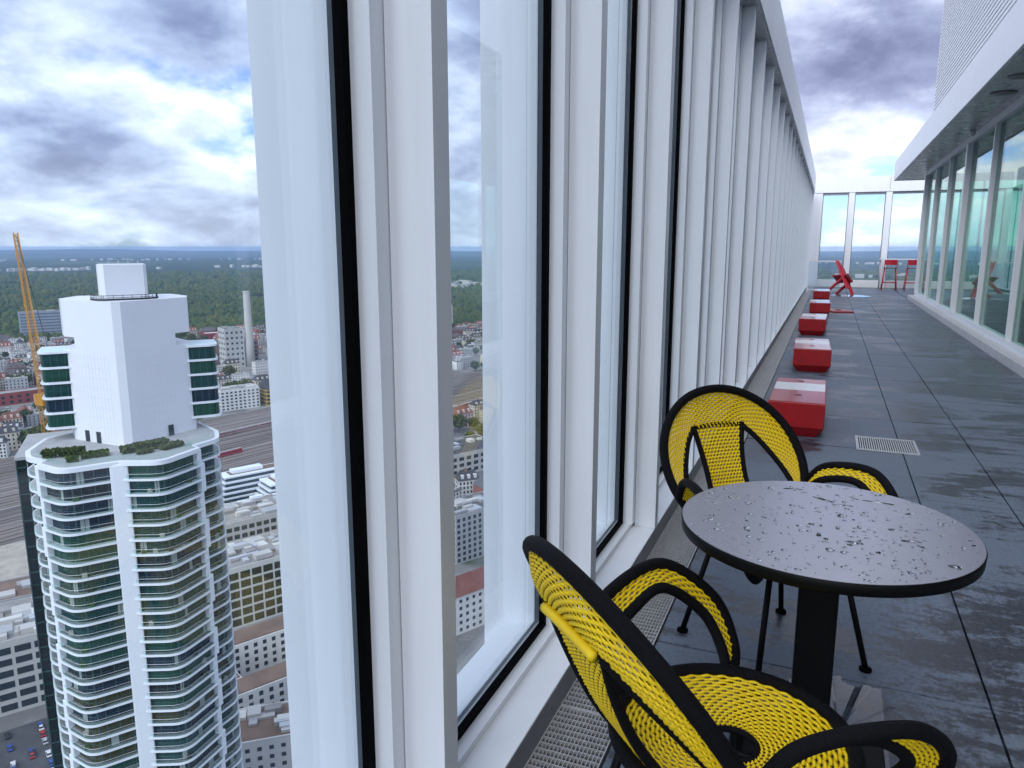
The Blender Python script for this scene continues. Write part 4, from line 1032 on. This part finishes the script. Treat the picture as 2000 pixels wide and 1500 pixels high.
# panel joints
jm = mat('panel_joint', (.72, .72, .76), .6)
j = MB()
for seg in (((-9.0, 25.1), (-.7, 14.55)), ((4.7, 14.55), (16.4, 23.75))):
    (x0, y0), (x1, y1) = seg; L_ = math.hypot(x1 - x0, y1 - y0); dx, dy = (x1 - x0) / L_, (y1 - y0) / L_; nx, ny = dy, -dx
    for k in range(13):
        q = k / 12; x, y = x0 + (x1 - x0) * q, y0 + (y1 - y0) * q
        j.box(x - .012 + nx * .004, y - .012 + ny * .004, ZTOP + .7, x + .012 + nx * .004, y + .012 + ny * .004, -22.2)
    for k in range(9):
        z = ZTOP + 2.3 + 2.25 * k; j.bar((x0 + nx * .015, y0 + ny * .015, z), (x1 + nx * .015, y1 + ny * .015, z), .034, .02)
j.build('panel_joint', jm, tw)
for (x, y, a) in ((-6.6, 21.9, -.90), (-4.2, 18.9, -.90), (11.0, 19.25, .66)): 
    o = MB().box(-.65, -.10, 0, .65, .12, 2.6).build('door', win_m, tw); o.location = (x, y, ZTOP + .63); o.rotation_euler = (0, 0, a)
# side wings: five storeys of glazed bays beside the white front
for f in range(6):
    z = -21.9 - FH * 1.04 * f
    for n_, (x0, y0, x1, y1) in (('l', (-15.2, 24.6, -8.6, 36)), ('r', (15.8, 23.0, 23.0, 34))):
        P = [(x0, y0 + 2), (x0 + .5, y0 + .6), (x0 + 1.8, y0), (x1, y0), (x1, y1), (x0, y1)] if n_ == 'l' else [(x0, y0), (x1 - 1.8, y0), (x1 - .5, y0 + .6), (x1, y0 + 2), (x1, y1), (x0, y1)]
        s = MB().prism(P, -.5, 0).build('floor_slab', M['white'], tw); s.location = (0, 0, z)
        cx, cy = (x0 + x1) / 2, (y0 + y1) / 2
        Q = [(cx + (x - cx) * .86, cy + (y - cy) * .90) for x, y in P]
        MB().band(Q[:4], .02, 1.05).build('balustrade', bal, s)
        if f < 5:
            o = MB().prism(Q, -FH * 1.04 + .01, -.51).build('window_band', gcol[(0, 4, 0, 1, 4, 0)[f]], tw); o.location = (0, 0, z)
            m = MB()
            for k in range(4):
                x = Q[0][0] + (Q[3][0] - Q[0][0]) * (k + .5) / 4; m.box(x - .06, Q[2][1] - .12 if n_ == 'l' else Q[0][1] - .12, -FH * 1.04 + .02, x + .06, (Q[2][1] if n_ == 'l' else Q[0][1]) - .01, -.62)
            m.build('window_frame', mull, o)
# head with railing
P = block_plan(1.5)
MB().prism([(-1.6, 24), (-1.2, 20.8), (0, 19.8), (8.0, 21.6), (8.6, 23), (8.0, 33), (-1.6, 33)], -10.3, -2.4).build('lift_head', panel, tw)
rp = [(-3.2, 22.6), (-1.9, 19.0), (-.4, 17.8), (7.2, 19.4), (10.2, 21.6), (10.6, 23.5)]
b = MB()
for z in (-9.7, -9.2): b.tube([(x, y, z) for x, y in rp], .06, 4)
b.tube([(x, y, -10.12) for x, y in rp], .22, 4)
for (x0, y0), (x1, y1) in zip(rp, rp[1:]):
    for k in range(4): q = k / 4; x, y = x0 + (x1 - x0) * q, y0 + (y1 - y0) * q; b.box(x - .05, y - .05, -10.3, x + .05, y + .05, -9.1)
b.build('roof_railing', M['steel_dark'], tw)
for k in range(4): MB().tube([(1 + 2 * k, 24, -2.45), (1 + 2 * k, 24, -1.8 + .3 * (k % 2))], .08, 5).build('antenna', M['steel'], tw)

# dark glazed slab behind the tower, under construction, with the crane
gs = thing('glass_slab_block', 'dark glazed slab block rising directly left behind the white tower', 'building', (-152.5, 108.5, G), R_(49.2))
MB().box(-6.5, 0, 0, 6.5, 24, 139.5).build('core', gcol[3], gs)
for k in range(44): MB().box(-6.6, -.12, 3.2 * k, 6.6, -.005, 3.2 * k + .25).build('spandrel', mull if k % 2 else gcol[4], gs)
for k in range(7): MB().box(-6.5 + 2.05 * k, -.35, 0, -6.3 + 2.05 * k, -.13, 139.6).build('mullion', mull, gs)
MB().box(-6.7, -.2, 139.51, 6.7, 24.2, 140.2).build('roof', W_[2], gs)
gs.location = (-164.0, 111.5, G)

ymat = mat('crane_yellow', (.55, .26, .03), .5, var=.2, vscale=.3)
cr = thing('tower_crane', 'yellow luffing crane leaning left behind the white tower', 'crane', (-186.5, 127.5, G))
def lattice(name, A, B, w, n, m_, parent, tip=1.0):
    A, B = Vector(A), Vector(B); t = (B - A).normalized(); u = t.cross(Vector((.3, .9, .1))).normalized(); v = t.cross(u); mb = MB()
    def P(q, i):
        ww = w * (1 + (tip - 1) * q) / 2; s = ((-1, -1), (1, -1), (1, 1), (-1, 1))[i % 4]; return A.lerp(B, q) + u * s[0] * ww + v * s[1] * ww
    for i in range(4): mb.tube([P(0, i), P(1, i)], .13, 4)
    for k in range(n):
        for i in range(4):
            mb.tube([P(k / n, i), P((k + 1) / n, i + 1)], .06, 4); mb.tube([P(k / n, i), P(k / n, i + 1)], .06, 4)
    return mb.build(name, m_, parent)
lattice('mast', (0, 0, 0), (0, 0, 148), 2.2, 50, ymat, cr)
lattice('jib', (0, 0, 150), (-12.3, 5.8, 191.2), 1.8, 34, ymat, cr, .5)
MB().box(-1.6, -1.6, 147, 1.6, 1.6, 150).build('slewing_unit', ymat, cr)
MB().box(1, .5, 150, 5, 3, 151.6).build('counterweight', W_[2], cr)
MB().box(-2.6, -1.0, 147.5, -1.65, 1.0, 149.6).build('cabin', W_[0], cr)
MB().tube([(3, 2, 153), (-12, 5.6, 190.8)], .08, 4).build('stay_cable', M['steel_dark'], cr)

# ------------------------------------------------------------------ haze over the plain
hz = MB().box(-26500, -26500, G - 1, 26500, 26500, 14).build('haze', None); hz.data.materials.clear()
hm_ = bpy.data.materials.new('haze_air'); hm_.use_nodes = True; t = NT(hm_.node_tree); t.n.clear()
pvv = t.new('ShaderNodeVolumePrincipled'); pvv.inputs['Color'].default_value = (.50, .68, 1.0, 1); pvv.inputs['Density'].default_value = 5.2e-5; pvv.inputs['Anisotropy'].default_value = .2
oo = t.new('ShaderNodeOutputMaterial'); t.l.new(pvv.outputs[0], oo.inputs['Volume']); hz.data.materials.append(hm_)
tag(hz, 'thin blue haze over the plain', 'haze', kind='stuff')
